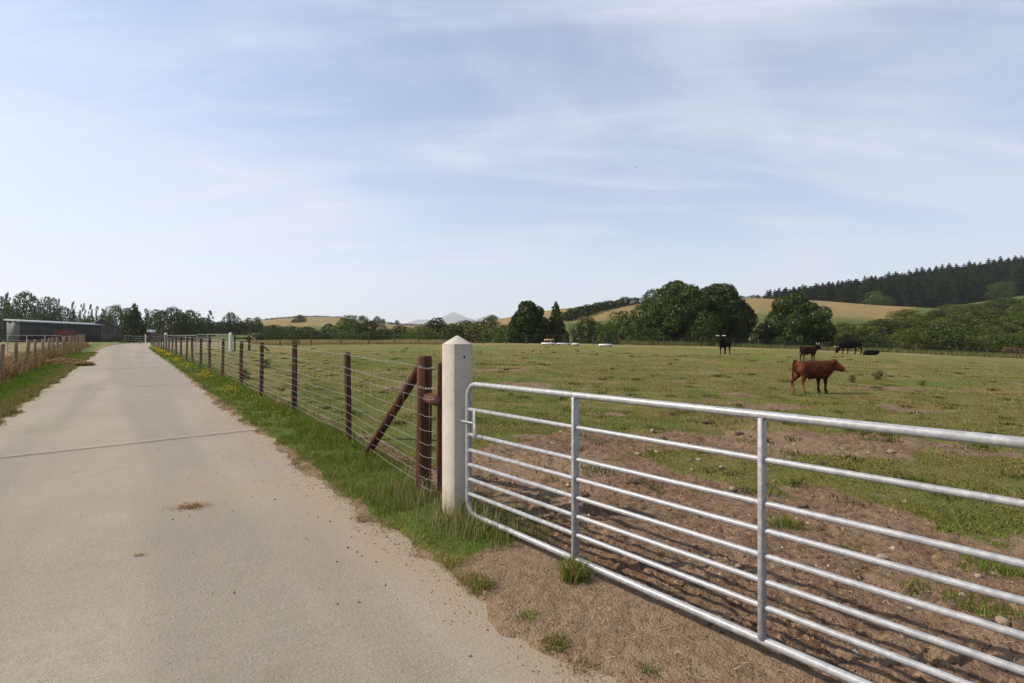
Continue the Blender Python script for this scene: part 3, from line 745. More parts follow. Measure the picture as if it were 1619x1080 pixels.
def trunk_mesh(name, h, r, seed, limbs=5, top=.75):
    rg = np.random.default_rng(seed); mb = MB(); z = np.linspace(-.03, top, 6)
    P = np.stack([np.cumsum(rg.normal(0, .008, 6)), np.cumsum(rg.normal(0, .008, 6)), z], 1); mb.tube(P, r * np.array([1.35, 1, .85, .7, .5, .28]), 8)
    for i in range(limbs):
        k = rg.integers(1, 5); a = rg.uniform(0, 6.28); L = rg.uniform(.22, .36); c = P[k]
        mb.tube([c, c + np.array((math.cos(a) * L * .5, math.sin(a) * L * .5, L * .45)), c + np.array((math.cos(a) * L, math.sin(a) * L, L * .7))], [r * .5, r * .32, r * .1], 6)
    return mb.mesh(name, M['bark'], True)
TRUNKS = [trunk_mesh('trunk', 1, .035, s) for s in range(3)]; SLIM = [trunk_mesh('trunk', 1, .02, s + 9, 3, .95) for s in range(2)]
PROTO = {}
for s in range(5): PROTO['round', s] = crown_mesh('crown', dome_blobs(s + 20, 26, .05), 6500, .045, M['leafD'], s)
for s in range(3): PROTO['green', s] = crown_mesh('crown', dome_blobs(s + 40, 28, .02), 7000, .042, M['leafB'], s + 5)
for s in range(3): PROTO['light', s] = crown_mesh('crown', dome_blobs(s + 50, 26, .02), 7000, .042, M['leafL'], s + 8)
for s in range(5): PROTO['scrub', s] = crown_mesh('crown', dome_blobs(s + 60, 22, -.05, 1, .12, .2, .2), 6500, .042, M['leafC'], s + 11)
for s in range(2): PROTO['cone', s] = crown_mesh('crown', cone_blobs(s + 70), 6500, .050, M['leafB'], s + 15)
for s in range(4): PROTO['spire', s] = crown_mesh('crown', spire_blobs(s + 80, 14 + 2 * s), 1700, .042, M['leafD'], s + 19, .5)
PROTO['bracken', 0] = crown_mesh('crown', dome_blobs(95, 18, -.1), 3000, .05, M['rust'], 33)
cnt = {}
def tree(kind, cx, top, w, D, label, base=None, cat='tree', group=None, name='broadleaf_tree', zb=None, trunk=True):
    """cx, top, w in photo pixels at distance D"""
    k = cnt.get(kind, 0); cnt[kind] = k + 1; ns = len([q for q in PROTO if q[0] == kind])
    X = (cx - 809.5) / F * D
    z0 = zb if zb is not None else (CAMH - (base - 540) / F * D if base is not None else gz(X, D))
    H = CAMH + (540 - top) / F * D - z0; Wd = w / F * D / .93
    t = thing(name, (X, D, z0), label, cat, group)
    c = link('crown', PROTO[kind, k % ns], t, (0, 0, 0), random.uniform(0, 6.28), (Wd, Wd, H * 1.02))
    if trunk: link('trunk', (SLIM if kind in ('spire', 'cone') else TRUNKS)[k % 2], t, (0, 0, 0), random.uniform(0, 6), (min(Wd, H) * .9, min(Wd, H) * .9, H * .85))
    else: link('stem', TRUNKS[k % 3], t, (0, 0, 0), 0, (Wd * .5, Wd * .5, H * .6))
    return t
def big_tree(cx, top, w, D, base, nb, n, leaf, seed, label, extra=(), mat='leafA'):
    X = (cx - 809.5) / F * D; z0 = CAMH - (base - 540) / F * D; H = CAMH + (540 - top) / F * D - z0; Wd = w / F * D
    B = np.array(dome_blobs(seed, nb, -.03, 1, .11, .19, .08) + list(extra)); B[:, 0] *= Wd; B[:, 1] *= Wd * .8; B[:, 2] *= H; B[:, 3] *= (Wd * .45 + H * .5)
    t = thing('broadleaf_tree', (X, D, z0), label, 'tree')
    link('crown', crown_mesh('crown', B, n, leaf, M[mat], seed, .22), t)
    link('trunk', TRUNKS[seed % 3], t, (0, 0, 0), 0, (H * .9, H * .9, H * .8))
big_tree(1071, 447, 150, 74, 553, 56, 66000, .30, 5, 'largest broad dark tree, left half of the wide clump behind the horned cow')
big_tree(1135, 448.5, 112, 75, 554, 48, 50000, .30, 8, 'broad dark tree merging into the right side of the largest tree')
big_tree(1260, 465, 110, 73, 556, 40, 42000, .29, 12, 'round dark tree standing alone behind the small brown calf')
big_tree(836, 476, 72, 70, 551, 36, 22000, .30, 17, 'uneven topped dark tree left of the pointed tree at mid field edge')
T = tree
T('cone', 879, 477, 46, 71, 'pointed dark tree beside the uneven topped tree at mid field edge', 551)
T('green', 930, 502, 54, 73, 'low bushy tree right of the pointed tree at mid field edge', 551)
T('green', 985, 492, 52, 73, 'rounded dark tree touching the left side of the largest tree', 551)
T('light', 958, 512, 36, 70, 'small lighter bush between two rounded trees at mid field edge', 551, 'bush', None, 'bush', None, False)
T('light', 1112, 512, 46, 69, 'lighter green bush in front of the largest tree', 553, 'bush', None, 'bush', None, False)
T('light', 1020, 520, 40, 69, 'low bush at the left foot of the largest tree', 552, 'bush', None, 'bush', None, False)
T('green', 1203, 512, 30, 73, 'bush filling the gap between the two largest dark trees', 555, 'bush', None, 'bush', None, False)
T('light', 800, 514, 44, 69, 'pale green bush at the left foot of the uneven topped tree', 549, 'bush', None, 'bush', None, False)
T('green', 770, 503, 56, 78, 'dense tree right of the concrete post cap in the far hedge', 546)
T('green', 735, 507, 52, 80, 'tree rising just behind the concrete post cap', 546)
T('round', 690, 503, 46, 84, 'rounded tree left of the concrete post below the blue mountain', 545)
T('light', 664, 516, 56, 80, 'low spreading bush left of the rounded tree near the concrete post', 544, 'bush', None, 'bush', None, False)
T('green', 716, 512, 40, 79, 'bush between the concrete post cap and the rounded tree', 545, 'bush', None, 'bush', None, False)
HB = sorted(((632, 515, 40, 96), (606, 520, 44, 90), (640, 525, 36, 84), (583, 524, 42, 86), (520, 527, 44, 88), (495, 524, 40, 92), (548, 526, 46, 86), (470, 528, 46, 90), (445, 522, 40, 98), (425, 524, 36, 104), (408, 528, 34, 104), (486, 517, 44, 118), (458, 515, 42, 122), (435, 514, 36, 128)))
ORD = ['leftmost', 'second', 'third', 'fourth', 'fifth', 'sixth', 'seventh', 'eighth', 'ninth', 'tenth', 'eleventh', 'twelfth', 'thirteenth', 'fourteenth', 'fifteenth', 'sixteenth']
for i, (x, t, w, d) in enumerate(HB):
    T(('round', 'green')[i % 2], x, t, w, d, (ORD[i] + (' ' if i == 0 else ' from the left ')) + 'of the low hedge bushes beyond the far fence', 543.5, 'bush', 'hedge bushes beyond the far fence', 'bush', None, False)
T('light', 552, 499, 54, 112, 'tall pale green round tree in the hedge below the left golden hill', 543)
T('round', 585, 507, 50, 116, 'broad dark tree right of the pale green round tree in the hedge', 543)
T('round', 520, 512, 30, 120, 'small dark round tree left of the pale green round tree', 543)
for x, t, w, lab in ((573.5, 499, 17, 'round tree on the ridge just right of the pale green tree'), (596, 500, 14, 'larger of two round trees on the bare ridge left of the mountain'), (605.5, 504, 10, 'smaller of two round trees on the bare ridge left of the mountain'), (619, 509.5, 8, 'tiny bush left of the lone ridge tree'), (627.5, 506, 8, 'lone small tree on the far ridge nearest the mountain'), (779, 498, 18, 'single round tree on the ridge right of the concrete post')):
    T('round', x, t, w, 400, lab, 517 if x < 700 else 512)
T('round', 475, 498, 18, 330, 'single round tree standing on the left golden hill', 515)
T('round', 464, 505, 8, 330, 'slim dark bush beside the single tree on the left golden hill', 515)
T('round', 1198, 466, 7, 246, 'tiny lone tree on the crest beside the conifer plantation', 476)
# left of the lane, around the farm
for a in ((365, 494.5, 30, 150, 'round', 'rounded tree right of the thin leaning tree above the green field'), (393, 503, 22, 165, 'round', 'left of two small trees at the left foot of the golden hill'),
          (407, 502, 20, 170, 'round', 'right of two small trees at the left foot of the golden hill'), (333, 491, 24, 130, 'spire', 'thin open topped tree standing in front of the green field'),
          (322, 503, 30, 140, 'round', 'dark bushy tree left of the thin open topped tree'), (349, 508, 26, 150, 'round', 'low tree between the thin tree and the rounded tree'),
          (383, 512, 22, 150, 'green', 'low dark tree beside the rounded tree above the green field'),
          (303, 491, 44, 118, 'green', 'dark tree at the right end of the farm wood'), (270, 487, 52, 120, 'green', 'wide dark tree in the middle of the farm wood'),
          (246, 490, 34, 124, 'green', 'dark tree right of the pyramid shaped farm tree'), (284, 494, 36, 112, 'round', 'shaded tree between the two widest farm wood trees'),
          (213, 479, 38, 86, 'cone', 'dark pyramid shaped tree standing over the white roofs'), (183, 482, 40, 116, 'light', 'bright green tree behind the brown barn'),
          (203, 488, 24, 122, 'green', 'dark tree between the bright green tree and the pyramid tree'), (232, 488, 18, 128, 'spire', 'thin tree rising right of the pyramid shaped tree'),
          (116, 477, 15, 126, 'spire', 'tallest of the thin spiry trees behind the long shed'), (131, 481, 18, 124, 'spire', 'second thin spiry tree behind the long shed'),
          (143, 481, 16, 124, 'spire', 'third thin spiry tree behind the long shed'), (153, 484, 12, 126, 'spire', 'fourth thin spiry tree behind the long shed'), (162, 488, 14, 126, 'spire', 'last thin spiry tree left of the bright green tree'),
          (91, 474, 20, 122, 'spire', 'thin tree rising above the dark round tree behind the shed'), (103, 486, 40, 118, 'green', 'very dark round tree behind the middle of the long shed'),
          (75, 470, 28, 128, 'green', 'ragged tree right of the tall bushy tree on the far left'), (40, 462, 50, 126, 'light', 'tall bushy tree above the left end of the long shed'),
          (12, 463, 24, 132, 'spire', 'narrow tree at the far left edge left of the tall bushy tree'), (0, 470, 44, 126, 'green', 'dark tree cut by the left edge of the picture'),
          (66, 495, 50, 116, 'light', 'low bright bush behind the left half of the shed roof'),
          (22, 492, 56, 116, 'light', 'low bright bush behind the left end of the shed'), (140, 500, 34, 112, 'green', 'low dark tree behind the right end of the shed'), (165, 499, 30, 118, 'green', 'dark bush behind the ridge of the brown barn')):
    T(a[4], a[0], a[1], a[2], a[3] + (42 if a[0] < 206 else 0), a[5], 541)

def hedge(pts, h, w, label, mat, n, leaf, seed):
    P = [np.array(p) for p in pts]; B = []; rg = np.random.default_rng(seed)
    for a, b in zip(P[:-1], P[1:]):
        L = np.linalg.norm(b - a); m = max(2, int(L / (w * .55)))
        for t in np.linspace(0, 1, m, endpoint=False):
            c = a + (b - a) * t; r = w * rg.uniform(.4, .62); B.append((c[0] + rg.normal(0, .2), c[1] + rg.normal(0, .2), c[2] + h * rg.uniform(.35, .65), r))
    o = B[0][:3]; B = [(x - o[0], y - o[1], z - o[2], r) for x, y, z, r in B]
    t = thing('hedge', o, label, 'hedge'); link('foliage', crown_mesh('foliage', B, n, leaf, M[mat], seed, .3), t)
hp = [hillA.at(x, y) for x, y in ((893, 508), (920, 500), (950, 492.5), (980, 485), (1015, 480.5))]
hedge([(p.x, p.y, p.z) for p in hp], 2.6, 3.2, 'dark hedge climbing the golden hill left of the largest tree', 'leafD', 9000, .5, 3)
hp = [(x, hillD.yc(x)) for x in (300, 330, 360, 390, 420, 450)]
hp = [((x - 809.5) / F * 188, 188, CAMH + (540 - y) / F * 188 - .5) for x, y in hp]
hedge(hp, 3.2, 3.6, 'dark hedge along the top of the green field left of centre', 'leafD', 8000, .5, 4)
for pts, D, lab in ((((412, 507), (440, 504.5), (490, 501.5), (540, 503)), 418, 'thin dark hedge along the crest of the left golden hill'), (((560, 508), (600, 511.5), (650, 514.5), (700, 516), (745, 517)), 414, 'low hedge along the ridge left of the concrete post')):
    hedge([((x - 809.5) / F * D, D, CAMH + (540 - y) / F * D - .9) for x, y in pts], 2.0, 2.8, lab, 'leafD', 5000, .7, 5)
hedge([((x - 809.5) / F * 249, 249, float(hillA.h(x, 249)) - .3) for x in (1160, 1190, 1225)], 2.2, 2.6, 'short dark hedge on the crest left of the conifer plantation', 'leafD', 2500, .5, 6)

# scrub on the bank at the right, rows from the fence up the slope
rg = np.random.default_rng(5); srow = []
for rn, (d, ys, x0, x1, step, w, h) in enumerate(((70, 0, 1345, 1650, 46, 62, 2.6), (78, 0, 1330, 1650, 42, 60, 3.0), (90, 0, 1330, 1655, 40, 56, 3.4), (104, 0, 1385, 1655, 38, 52, 3.6), (122, 0, 1440, 1655, 36, 48, 3.6), (142, 0, 1500, 1655, 34, 44, 3.6))):
    x = x0; q = 0
    while x < x1:
        srow.append((x + rg.uniform(-8, 8), d + rg.uniform(-3, 3), w * rg.uniform(.8, 1.25), h * rg.uniform(.75, 1.3), rn, q)); q += 1; x += step * rg.uniform(.8, 1.2)
ROWS = ['lowest', 'second lowest', 'third', 'fourth', 'fifth', 'topmost']
for x, d, w, h, rn, q in srow:
    X = (x - 809.5) / F * d; zb = float(hillA.h(x, d)) if d > 84 else min(gz(X, d), 99)
    top = 540 - (zb + h - CAMH) / d * F
    k = 'scrub' if rg.random() < .72 else ('green' if rg.random() < .5 else 'light')
    T(k, x, top, w, d, (ORD[q] + (' ' if q == 0 else ' from the left ')) + 'scrub bush in the ' + ROWS[rn] + ' row up the right bank', None, 'bush', 'scrub bushes on the right bank', 'scrub_bush', zb - .2, False)
T('green', 1490, 512, 84, 69, 'darkest bush standing out in the scrub behind the far right fence', 566, 'bush', None, 'bush', None, False)
T('bracken', 1600, 548, 60, 66, 'patch of rusty brown bracken behind the far right fence', 570, 'bracken', None, 'bracken', None, False)
T('green', 1590, 474, 60, 168, 'dark bush below the plantation near the right edge', 490, 'bush', None, 'bush', None, False)

# conifer plantation
def spruce(seed):
    rg = np.random.default_rng(seed); n = 620; z = rg.random(n) ** 1.15; lev = np.round(z * 15) / 15 + rg.normal(0, .008, n)
    a = rg.uniform(0, 6.283, n); r = (.5 * (1 - lev) ** .62 + .025) * rg.uniform(.35, 1.05, n)
    P = np.stack([r * np.cos(a) * .36, r * np.sin(a) * .36, np.clip(.03 + lev * .95 - r * .10, 0, 1)], 1)
    t = np.stack([np.cos(a), np.sin(a), np.full(n, -.45)], 1); s = np.stack([-np.sin(a), np.cos(a), np.zeros(n)], 1)
    L = (.05 + .06 * (1 - z))[:, None]; w = (.028 + .02 * (1 - z))[:, None]; up = np.array((0, 0, .012))
    V = np.stack([P - t * L * .5 + up, P + s * w, P + t * L * .6, P - s * w], 1).reshape(-1, 3); Q = np.arange(4 * n).reshape(-1, 4)
    tt = np.repeat(np.clip(rg.normal(.4, .25, n), 0, 1), 4)
    mb = MB().tube([(0, 0, -.02), (0, 0, .5), (0, 0, 1.0)], [.014, .009, .002], 5); TV = np.concatenate(mb.v); n0 = len(V)
    return mesh_np('spruce_tree', np.concatenate([V, TV]), [np.concatenate([Q, np.concatenate(mb.f4) + n0]), np.concatenate(mb.f3) + n0], [M['leafP']], False, tint=np.concatenate([tt, np.zeros(len(TV))])[:, None])
SPR = [spruce(s) for s in range(6)]
def plantation():
    rg = np.random.default_rng(77); k = 0
    for row in range(7):
        t = row / 6; D = 264 + 58 * t; x = 1208 + (t * 8) + rg.uniform(0, 8)
        while x < 1665:
            d = D + rg.uniform(-2.5, 2.5); xx = x + rg.uniform(-2, 2); X = (xx - 809.5) / F * d
            z = CAMH + (540 - float(forest_base(xx, t))) / F * d - .4
            h = rg.uniform(14.8, 17.2) * (1 if t > .2 else .9)
            o = tag(link('spruce_tree', SPR[k % 6], None, (X, d, z), rg.uniform(0, 6.28), (h * 1.2, h * 1.2, h)), 'dark green spruce among the conifer plantation on the hill at the right', 'tree', 'conifer plantation on the hill')
            k += 1; x += rg.uniform(11, 15) if row < 3 else (rg.uniform(9, 12.5) if x > 1330 else rg.uniform(6, 9))
    for x, y, w, h in ((1385, 487, 34, 9), (1582, 474, 36, 10), (1403, 488, 24, 7)):
        d = 258; X = (x - 809.5) / F * d; zb = CAMH - (y - 540) / F * d - .5
        T('light', x, 540 - (zb + h - CAMH) / d * F, w, d, {1385: 'bright broadleaf tree at the foot of the conifer plantation', 1403: 'smaller broadleaf bush beside the bright tree at the plantation foot', 1582: 'pale broadleaf tree at the plantation edge near the right of the picture'}[x], None, 'tree', None, 'broadleaf_tree', zb)
plantation()
def conifer_fill():
    """the closed canopy between the single trees, too dense to tell apart"""
    rg = np.random.default_rng(99); src = SPR[1]; nv = len(src.vertices); co = np.empty(nv * 3, np.float32); src.vertices.foreach_get('co', co); co = co.reshape(-1, 3)[:2480]; V, T_ = [], []
    for row in range(4):
        t = .35 + row * .25; D = 268 + 58 * t; x = 1210.0
        while x < 1665:
            d = D + rg.uniform(-3, 3); X = (x - 809.5) / F * d; z = CAMH + (540 - float(forest_base(x, min(t, 1)))) / F * d - .4; h = rg.uniform(13.6, 15.6); a = rg.uniform(0, 6.28); ca, sa = math.cos(a), math.sin(a)
            V.append(np.stack([(co[:, 0] * ca - co[:, 1] * sa) * h * 1.5 + X, (co[:, 0] * sa + co[:, 1] * ca) * h * 1.5 + d, co[:, 2] * h + z], 1)); T_.append(np.full(len(co), rg.uniform(.2, .6))); x += rg.uniform(5, 9)
    V = np.concatenate(V); tag(link('conifer_canopy', mesh_np('conifer_canopy', V, np.arange(len(V)).reshape(-1, 4), [M['leafP']], False, tint=np.concatenate(T_)[:, None])), kind='stuff')
conifer_fill()

# ================================================================ FARM BUILDINGS
def wall_quad(mb, a, b, z0, z1, th=.12):
    d = np.array((b[0] - a[0], b[1] - a[1])); L = np.linalg.norm(d); ang = math.atan2(d[1], d[0])
    mb.box(((a[0] + b[0]) / 2, (a[1] + b[1]) / 2, (z0 + z1) / 2), (L, th, z1 - z0), Matrix.Rotation(ang, 4, 'Z'))
def long_shed():
    c0 = px(31, 540, 105); c1 = px(161, 540, 128); A = np.array((c0.x, c0.y)); B = np.array((c1.x, c1.y))
    d = (B - A) / np.linalg.norm(B - A); n = np.array((-d[1], d[0])); n = n if n[0] < 0 else -n
    wd = 2.5; L = np.linalg.norm(B - A); z0 = gz(*A); ze = CAMH + 32 / F * 105 - .2
    t = thing('long_shed', (A[0], A[1], z0), 'long low dark clad shed with pale grey roof on the left', 'shed'); ang = math.atan2(d[1], d[0])
    t.rotation_euler = (0, 0, ang); H = ze - z0; s = 1 if np.dot(n, (-d[1], d[0])) > 0 else -1
    k = 0; x = 0.0
    while x < L - .01:                                         # vertical sheets, each proud of the next
        w = min(1.05, L - x); MB().box((x + w / 2, s * (.04 + .012 * (k % 2)), H / 2 + .25), (w - .02, .05, H - .5)).build('wall_sheet', M['cladding'], t); x += w; k += 1
    MB().box((L * .49, s * -.02, H * .36), (L * .26, .06, H * .62)).build('red_door', M['redsheet'], t)
    for y in (0, 1):
        MB().box((-.03 if y == 0 else L + .03, s * wd / 2, H / 2), (.06, wd, H)).build('end_wall', M['cladgrey'], t)
    MB().box((L / 2, s * wd, H / 2), (L, .06, H)).build('back_wall', M['cladgrey'], t)
    for i in range(9): MB().box((.05 + (L - .1) * i / 8, s * .11, H / 2), (.14, .10, H)).build('stanchion', M['cladgrey'], t)
    V = np.array([(-.35, s * -.35, H), (L + .35, s * -.35, H), (L + .35, s * (wd + .3), H + .55), (-.35, s * (wd + .3), H + .55)]); V2 = V + (0, 0, .14)
    r = MB().add(np.concatenate([V, V2]), [], [(0, 3, 2, 1), (4, 5, 6, 7), (0, 1, 5, 4), (1, 2, 6, 5), (2, 3, 7, 6), (3, 0, 4, 7)]).build('roof', M['roofgrey'], t)
    MB().box((-.37, s * wd / 2, H + .30), (.05, wd + .7, .12), Matrix.Rotation(s * .097, 4, 'X')).build('barge_board', M['white'], r)
    MB().box((L / 2, s * -.38, H + .05), (L + .7, .08, .10)).build('gutter', M['roofgrey'], r)
long_shed()
def gable_barn(cx0, cx1, apex, eave_y, D, label, wall, roof, depth, rz, name='barn', zb=None, wf=.78):
    a, b = px(cx0, 540, D), px(cx1, 540, D); w = (b.x - a.x) * wf; z0 = gz((a.x + b.x) / 2, D) if zb is None else zb
    he = CAMH + (540 - eave_y) / F * D - z0; ha = CAMH + (540 - apex) / F * D - z0
    t = thing(name, ((a.x + b.x) / 2, D, z0), label, 'barn' if name == 'barn' else 'building', None, rz)
    V = [(-w / 2, 0, 0), (w / 2, 0, 0), (w / 2, 0, he), (0, 0, ha), (-w / 2, 0, he)]; V += [(x, .15, z) for x, y, z in V]
    MB().add(V, [(2, 3, 4), (7, 9, 8)], [(0, 1, 2, 4), (5, 9, 7, 6)]).build('gable_wall', wall, t)
    for s in (-1, 1):
        MB().box((s * (w / 2 - .05), depth / 2, he / 2), (.1, depth, he)).build('side_wall', wall, t)
        V = np.array([(0, -.4, ha), (0, depth, ha), (s * (w / 2 + .3), depth, he - .1), (s * (w / 2 + .3), -.4, he - .1)]); n = np.array((0, 0, .1))
        MB().add(np.concatenate([V, V + n]), [], [(0, 1, 2, 3), (4, 7, 6, 5), (0, 4, 5, 1), (1, 5, 6, 2), (2, 6, 7, 3), (3, 7, 4, 0)]).build('roof_slope', roof, t)
    k = int(w / 1.1)
    for i in range(k):                                        # sheets on the gable
        x0 = -w / 2 + w * i / k; x1 = x0 + w / k - .03; f = lambda x: he + (ha - he) * (1 - abs(x) / (w / 2))
        V = [(x0, -.03 - .02 * (i % 2), 0), (x1, -.03 - .02 * (i % 2), 0), (x1, -.03 - .02 * (i % 2), f(x1) - .02), (x0, -.03 - .02 * (i % 2), f(x0) - .02)]; V += [(x, -.005, z) for x, y, z in V]
        MB().add(V, [], [(0, 1, 2, 3), (0, 4, 5, 1), (1, 5, 6, 2), (2, 6, 7, 3), (3, 7, 4, 0)]).build('wall_sheet', wall, t)
    MB().box((w * .12, -.07, he * .42), (w * .3, .05, he * .84)).build('door', wall, t)
    return t
gable_barn(127, 197, 503.5, 523.5, 142, 'brown sheeted barn gable behind the right end of the long shed', M['brownsheet'], M['roofgrey'], 14, R(43))
def low_building(x0, x1, eave, ridge, D, label, wall, roof):
    a, b = px(x0, 540, D), px(x1, 540, D); az = math.atan2(-(a.x + b.x) / 2, D); w = (b.x - a.x) * math.cos(az); z0 = gz((a.x + b.x) / 2, D)
    he = CAMH + (540 - eave) / F * D - z0; hr = CAMH + (540 - ridge) / F * D - z0; t = thing('outbuilding', ((a.x + b.x) / 2, D, z0), label, 'building', None, az)
    MB().box((0, 0, he / 2), (w, .15, he)).build('front_wall', wall, t)
    for s in (-1, 1): MB().add([(s * w / 2, .08, 0), (s * w / 2, 5, 0), (s * w / 2, 5, he), (s * w / 2, 2.5, hr), (s * w / 2, .08, he)], [(0, 1, 2), (0, 2, 4), (2, 3, 4)]).build('end_wall', wall, t)
    for y0, y1 in ((-.25, 2.5), (5.25, 2.5)):
        V = np.array([(-w / 2 - .2, y0, he), (w / 2 + .2, y0, he), (w / 2 + .2, y1, hr), (-w / 2 - .2, y1, hr)])
        MB().add(np.concatenate([V, V + (0, 0, .08)]), [], [(0, 3, 2, 1), (4, 5, 6, 7), (0, 1, 5, 4), (1, 2, 6, 5), (2, 3, 7, 6), (3, 0, 4, 7)]).build('roof_slope', roof, t)
    MB().box((w * .2, -.10, he * .42), (w * .18, .06, he * .8)).build('door', M['cladding'], t)
low_building(199, 212, 527.5, 523, 92, 'small white roofed building just right of the brown barn', M['cladding'], M['roofgrey'])
low_building(229, 245, 526.5, 522, 96, 'pale roofed building behind the right of the pyramid tree', M['grey_wood'], M['roofgrey'])
def parked_car():
    p = px(211, 540, 118); z = gz(p.x, p.y)
    t = thing('parked_car', (p.x, p.y, z), 'small silver car parked beyond the end of the lane', 'car', None, R(122))
    prof = [(-1.95, .35), (-1.95, .75), (-1.75, .92), (-1.05, 1.0), (-.55, 1.42), (.65, 1.46), (1.35, 1.05), (1.9, .9), (1.98, .55), (1.95, .35)]
    V = []
    for y, k in ((-.82, 1), (.82, 1)): V += [(x, y * (.86 if zz > 1.1 else 1), zz) for x, zz in prof]
    n = len(prof); mb = MB(); mb.add(V, [], [(i, (i + 1) % n, n + (i + 1) % n, n + i)[::-1] for i in range(n)])
    mb.add(V[:n], [(0, i, i + 1) for i in range(1, n - 1)]); mb.add(V[n:], [(0, i + 1, i) for i in range(1, n - 1)]); mb.build('body', M['paintblue'], t)
    for s in (-1, 1): MB().add([(-.85, s * .80, 1.05), (1.1, s * .80, 1.08), (.6, s * .735, 1.38), (-.5, s * .735, 1.36)], [], [(0, 1, 2, 3)]).build('side_window', M['glass'], t)
    for x in (-1.25, 1.25):
        for s in (-1, 1): MB().tube([(x, s * .66, .31), (x, s * .85, .31)], .31, 16).build('wheel', M['black'], t)
parked_car()
def lane_end_fence():
    pts = [(px(x, 545, d).x, d) for x, d in ((196, 66), (204, 66), (212, 66), (221, 65), (230, 64), (239, 63))]
    simple_fence(pts, 1.2, .06, M['grey_wood'], 'short dark paling fence crossing the far end of the lane', (1.0, .7, .4), wr=.01)
lane_end_fence()
t = px(230, 545, 61); pw = thing('white_marker_post', (t.x, t.y, gz(t.x, t.y)), 'thin white post standing at the bend of the lane', 'post')
link('shaft', round_post_mesh('shaft', 1.25, .06, M['white'], 8, .95, 2), pw)

# white jump poles and the yellow topped feeder near the far trees
def white_items():
    for x0, x1, y, lab in ((856, 878, 547, 'short white pole on blocks below the yellow topped stand'), (880, 903, 546, 'long thin white pole behind the shorter one near the yellow stand'), (904.5, 915, 547, 'stubby white pole right of the long thin white pole'), (947, 968, 547, 'white pole lying apart to the right near the trees')):
        D = 56.0 if y > 546 else 58; a, b = px(x0, y, D), px(x1, y, D); z = gz((a.x + b.x) / 2, D)
        t = thing('jump_pole', ((a.x + b.x) / 2, D, z), lab, 'pole')
        L = b.x - a.x; zc = max(CAMH - (y - 540) / F * D - z, .16)
        MB().tube([(-L / 2, 0, zc), (0, .0, zc), (L / 2, .05, zc)], .15 if y > 546 else .09, 10).build('pole', M['white'], t, True)
        for s in (-.36, .36): MB().box((s * L, .06, zc / 2 - .02), (.18, .4, max(zc, .1))).build('block', M['grey_wood'], t)
    D = 57.5; p = px(868, 540, D); z = gz(p.x, D)
    t = thing('yellow_stand', (p.x, D, z), 'yellow topped stand on a white leg among the white poles', 'stand')
    zt = CAMH + (540 - 537.3) / F * D - z
    MB().box((0, 0, zt), (1.05, .5, .16), Matrix.Rotation(-.03, 4, 'Y'), .03).build('top', M['yellow'], t)
    MB().tube([(.18, 0, 0), (.18, 0, zt - .05)], .05, 8).build('leg', M['white'], t); MB().tube([(-.5, 0, 0), (-.47, 0, zt - .1)], .035, 8).build('leg', M['grey_wood'], t)
white_items()

# ================================================================ CATTLE
def surface_nets(f, lo, hi, h):
    nx, ny, nz = [int(math.ceil((b - a) / h)) + 1 for a, b in zip(lo, hi)]
    ax = [lo[i] + h * np.arange(n) for i, n in enumerate((nx, ny, nz))]
    X, Y, Z = np.meshgrid(*ax, indexing='ij'); Fv = f(np.stack([X, Y, Z], -1).reshape(-1, 3)).reshape(nx, ny, nz)
    S = Fv < 0; C = np.zeros((nx - 1, ny - 1, nz - 1), int); acc = np.zeros(C.shape + (3,)); cn = np.zeros(C.shape)
    corners = [(i, j, k) for i in (0, 1) for j in (0, 1) for k in (0, 1)]
    sl = lambda c: tuple(slice(c[i], c[i] + Fv.shape[i] - 1) for i in range(3))
    for a in corners:
        for b in corners:
            if sum(abs(p - q) for p, q in zip(a, b)) != 1 or a > b: continue
            fa, fb = Fv[sl(a)], Fv[sl(b)]; m = (fa < 0) != (fb < 0)
            t = np.where(m, fa / np.where(m, fa - fb, 1), 0)
            for i in range(3): acc[..., i] += np.where(m, a[i] + t * (b[i] - a[i]), 0)
            cn += m
    act = cn > 0; idx = -np.ones(C.shape, int); idx[act] = np.arange(act.sum())
    g = np.stack(np.nonzero(act), 1); V = (g + acc[act] / cn[act][:, None]) * h + np.array(lo); Q = []
    for d in range(3):
        a = [slice(1, -1)] * 3; a[d] = slice(0, -1); b = list(a); b[d] = slice(1, None)
        s0, s1 = S[tuple(a)], S[tuple(b)]; e = np.stack(np.nonzero(s0 != s1), 1); fl = s0[s0 != s1]
        off = np.array([1, 1, 1]); off[d] = 0; e = e + off; d1, d2 = (d + 1) % 3, (d + 2) % 3
        def ci(o1, o2):
            q = e.copy(); q[:, d1] -= o1; q[:, d2] -= o2; return idx[q[:, 0], q[:, 1], q[:, 2]]
        q = np.stack([ci(1, 1), ci(0, 1), ci(0, 0), ci(1, 0)], 1); q[~fl] = q[~fl][:, ::-1]; Q.append(q)
    Q = np.concatenate(Q); return V, Q[(Q >= 0).all(1)]
def cattle_body(prims, h, lo, hi, colour):
    """prims: (a, b, ra, rb, yscale, k) round cones merged smoothly"""
    def f(P):
        d = np.full(len(P), 9.0)
        for a, b, ra, rb, ysc, k in prims:
            a = np.array(a, float); b = np.array(b, float); sc = np.array((1, 1 / ysc, 1)); p = P * sc; A = a * sc; ba = b * sc - A
            t = np.clip(((p - A) @ ba) / max(ba @ ba, 1e-9), 0, 1); q = np.linalg.norm(p - A - t[:, None] * ba, axis=1) - (ra + (rb - ra) * t)
            hh = np.clip(.5 + .5 * (d - q) / k, 0, 1); d = d + (q - d) * hh - k * hh * (1 - hh)
        return d
    V, Q = surface_nets(f, lo, hi, h); return mesh_np('body', V, Q, [M['hide']], True, tint=colour(V))
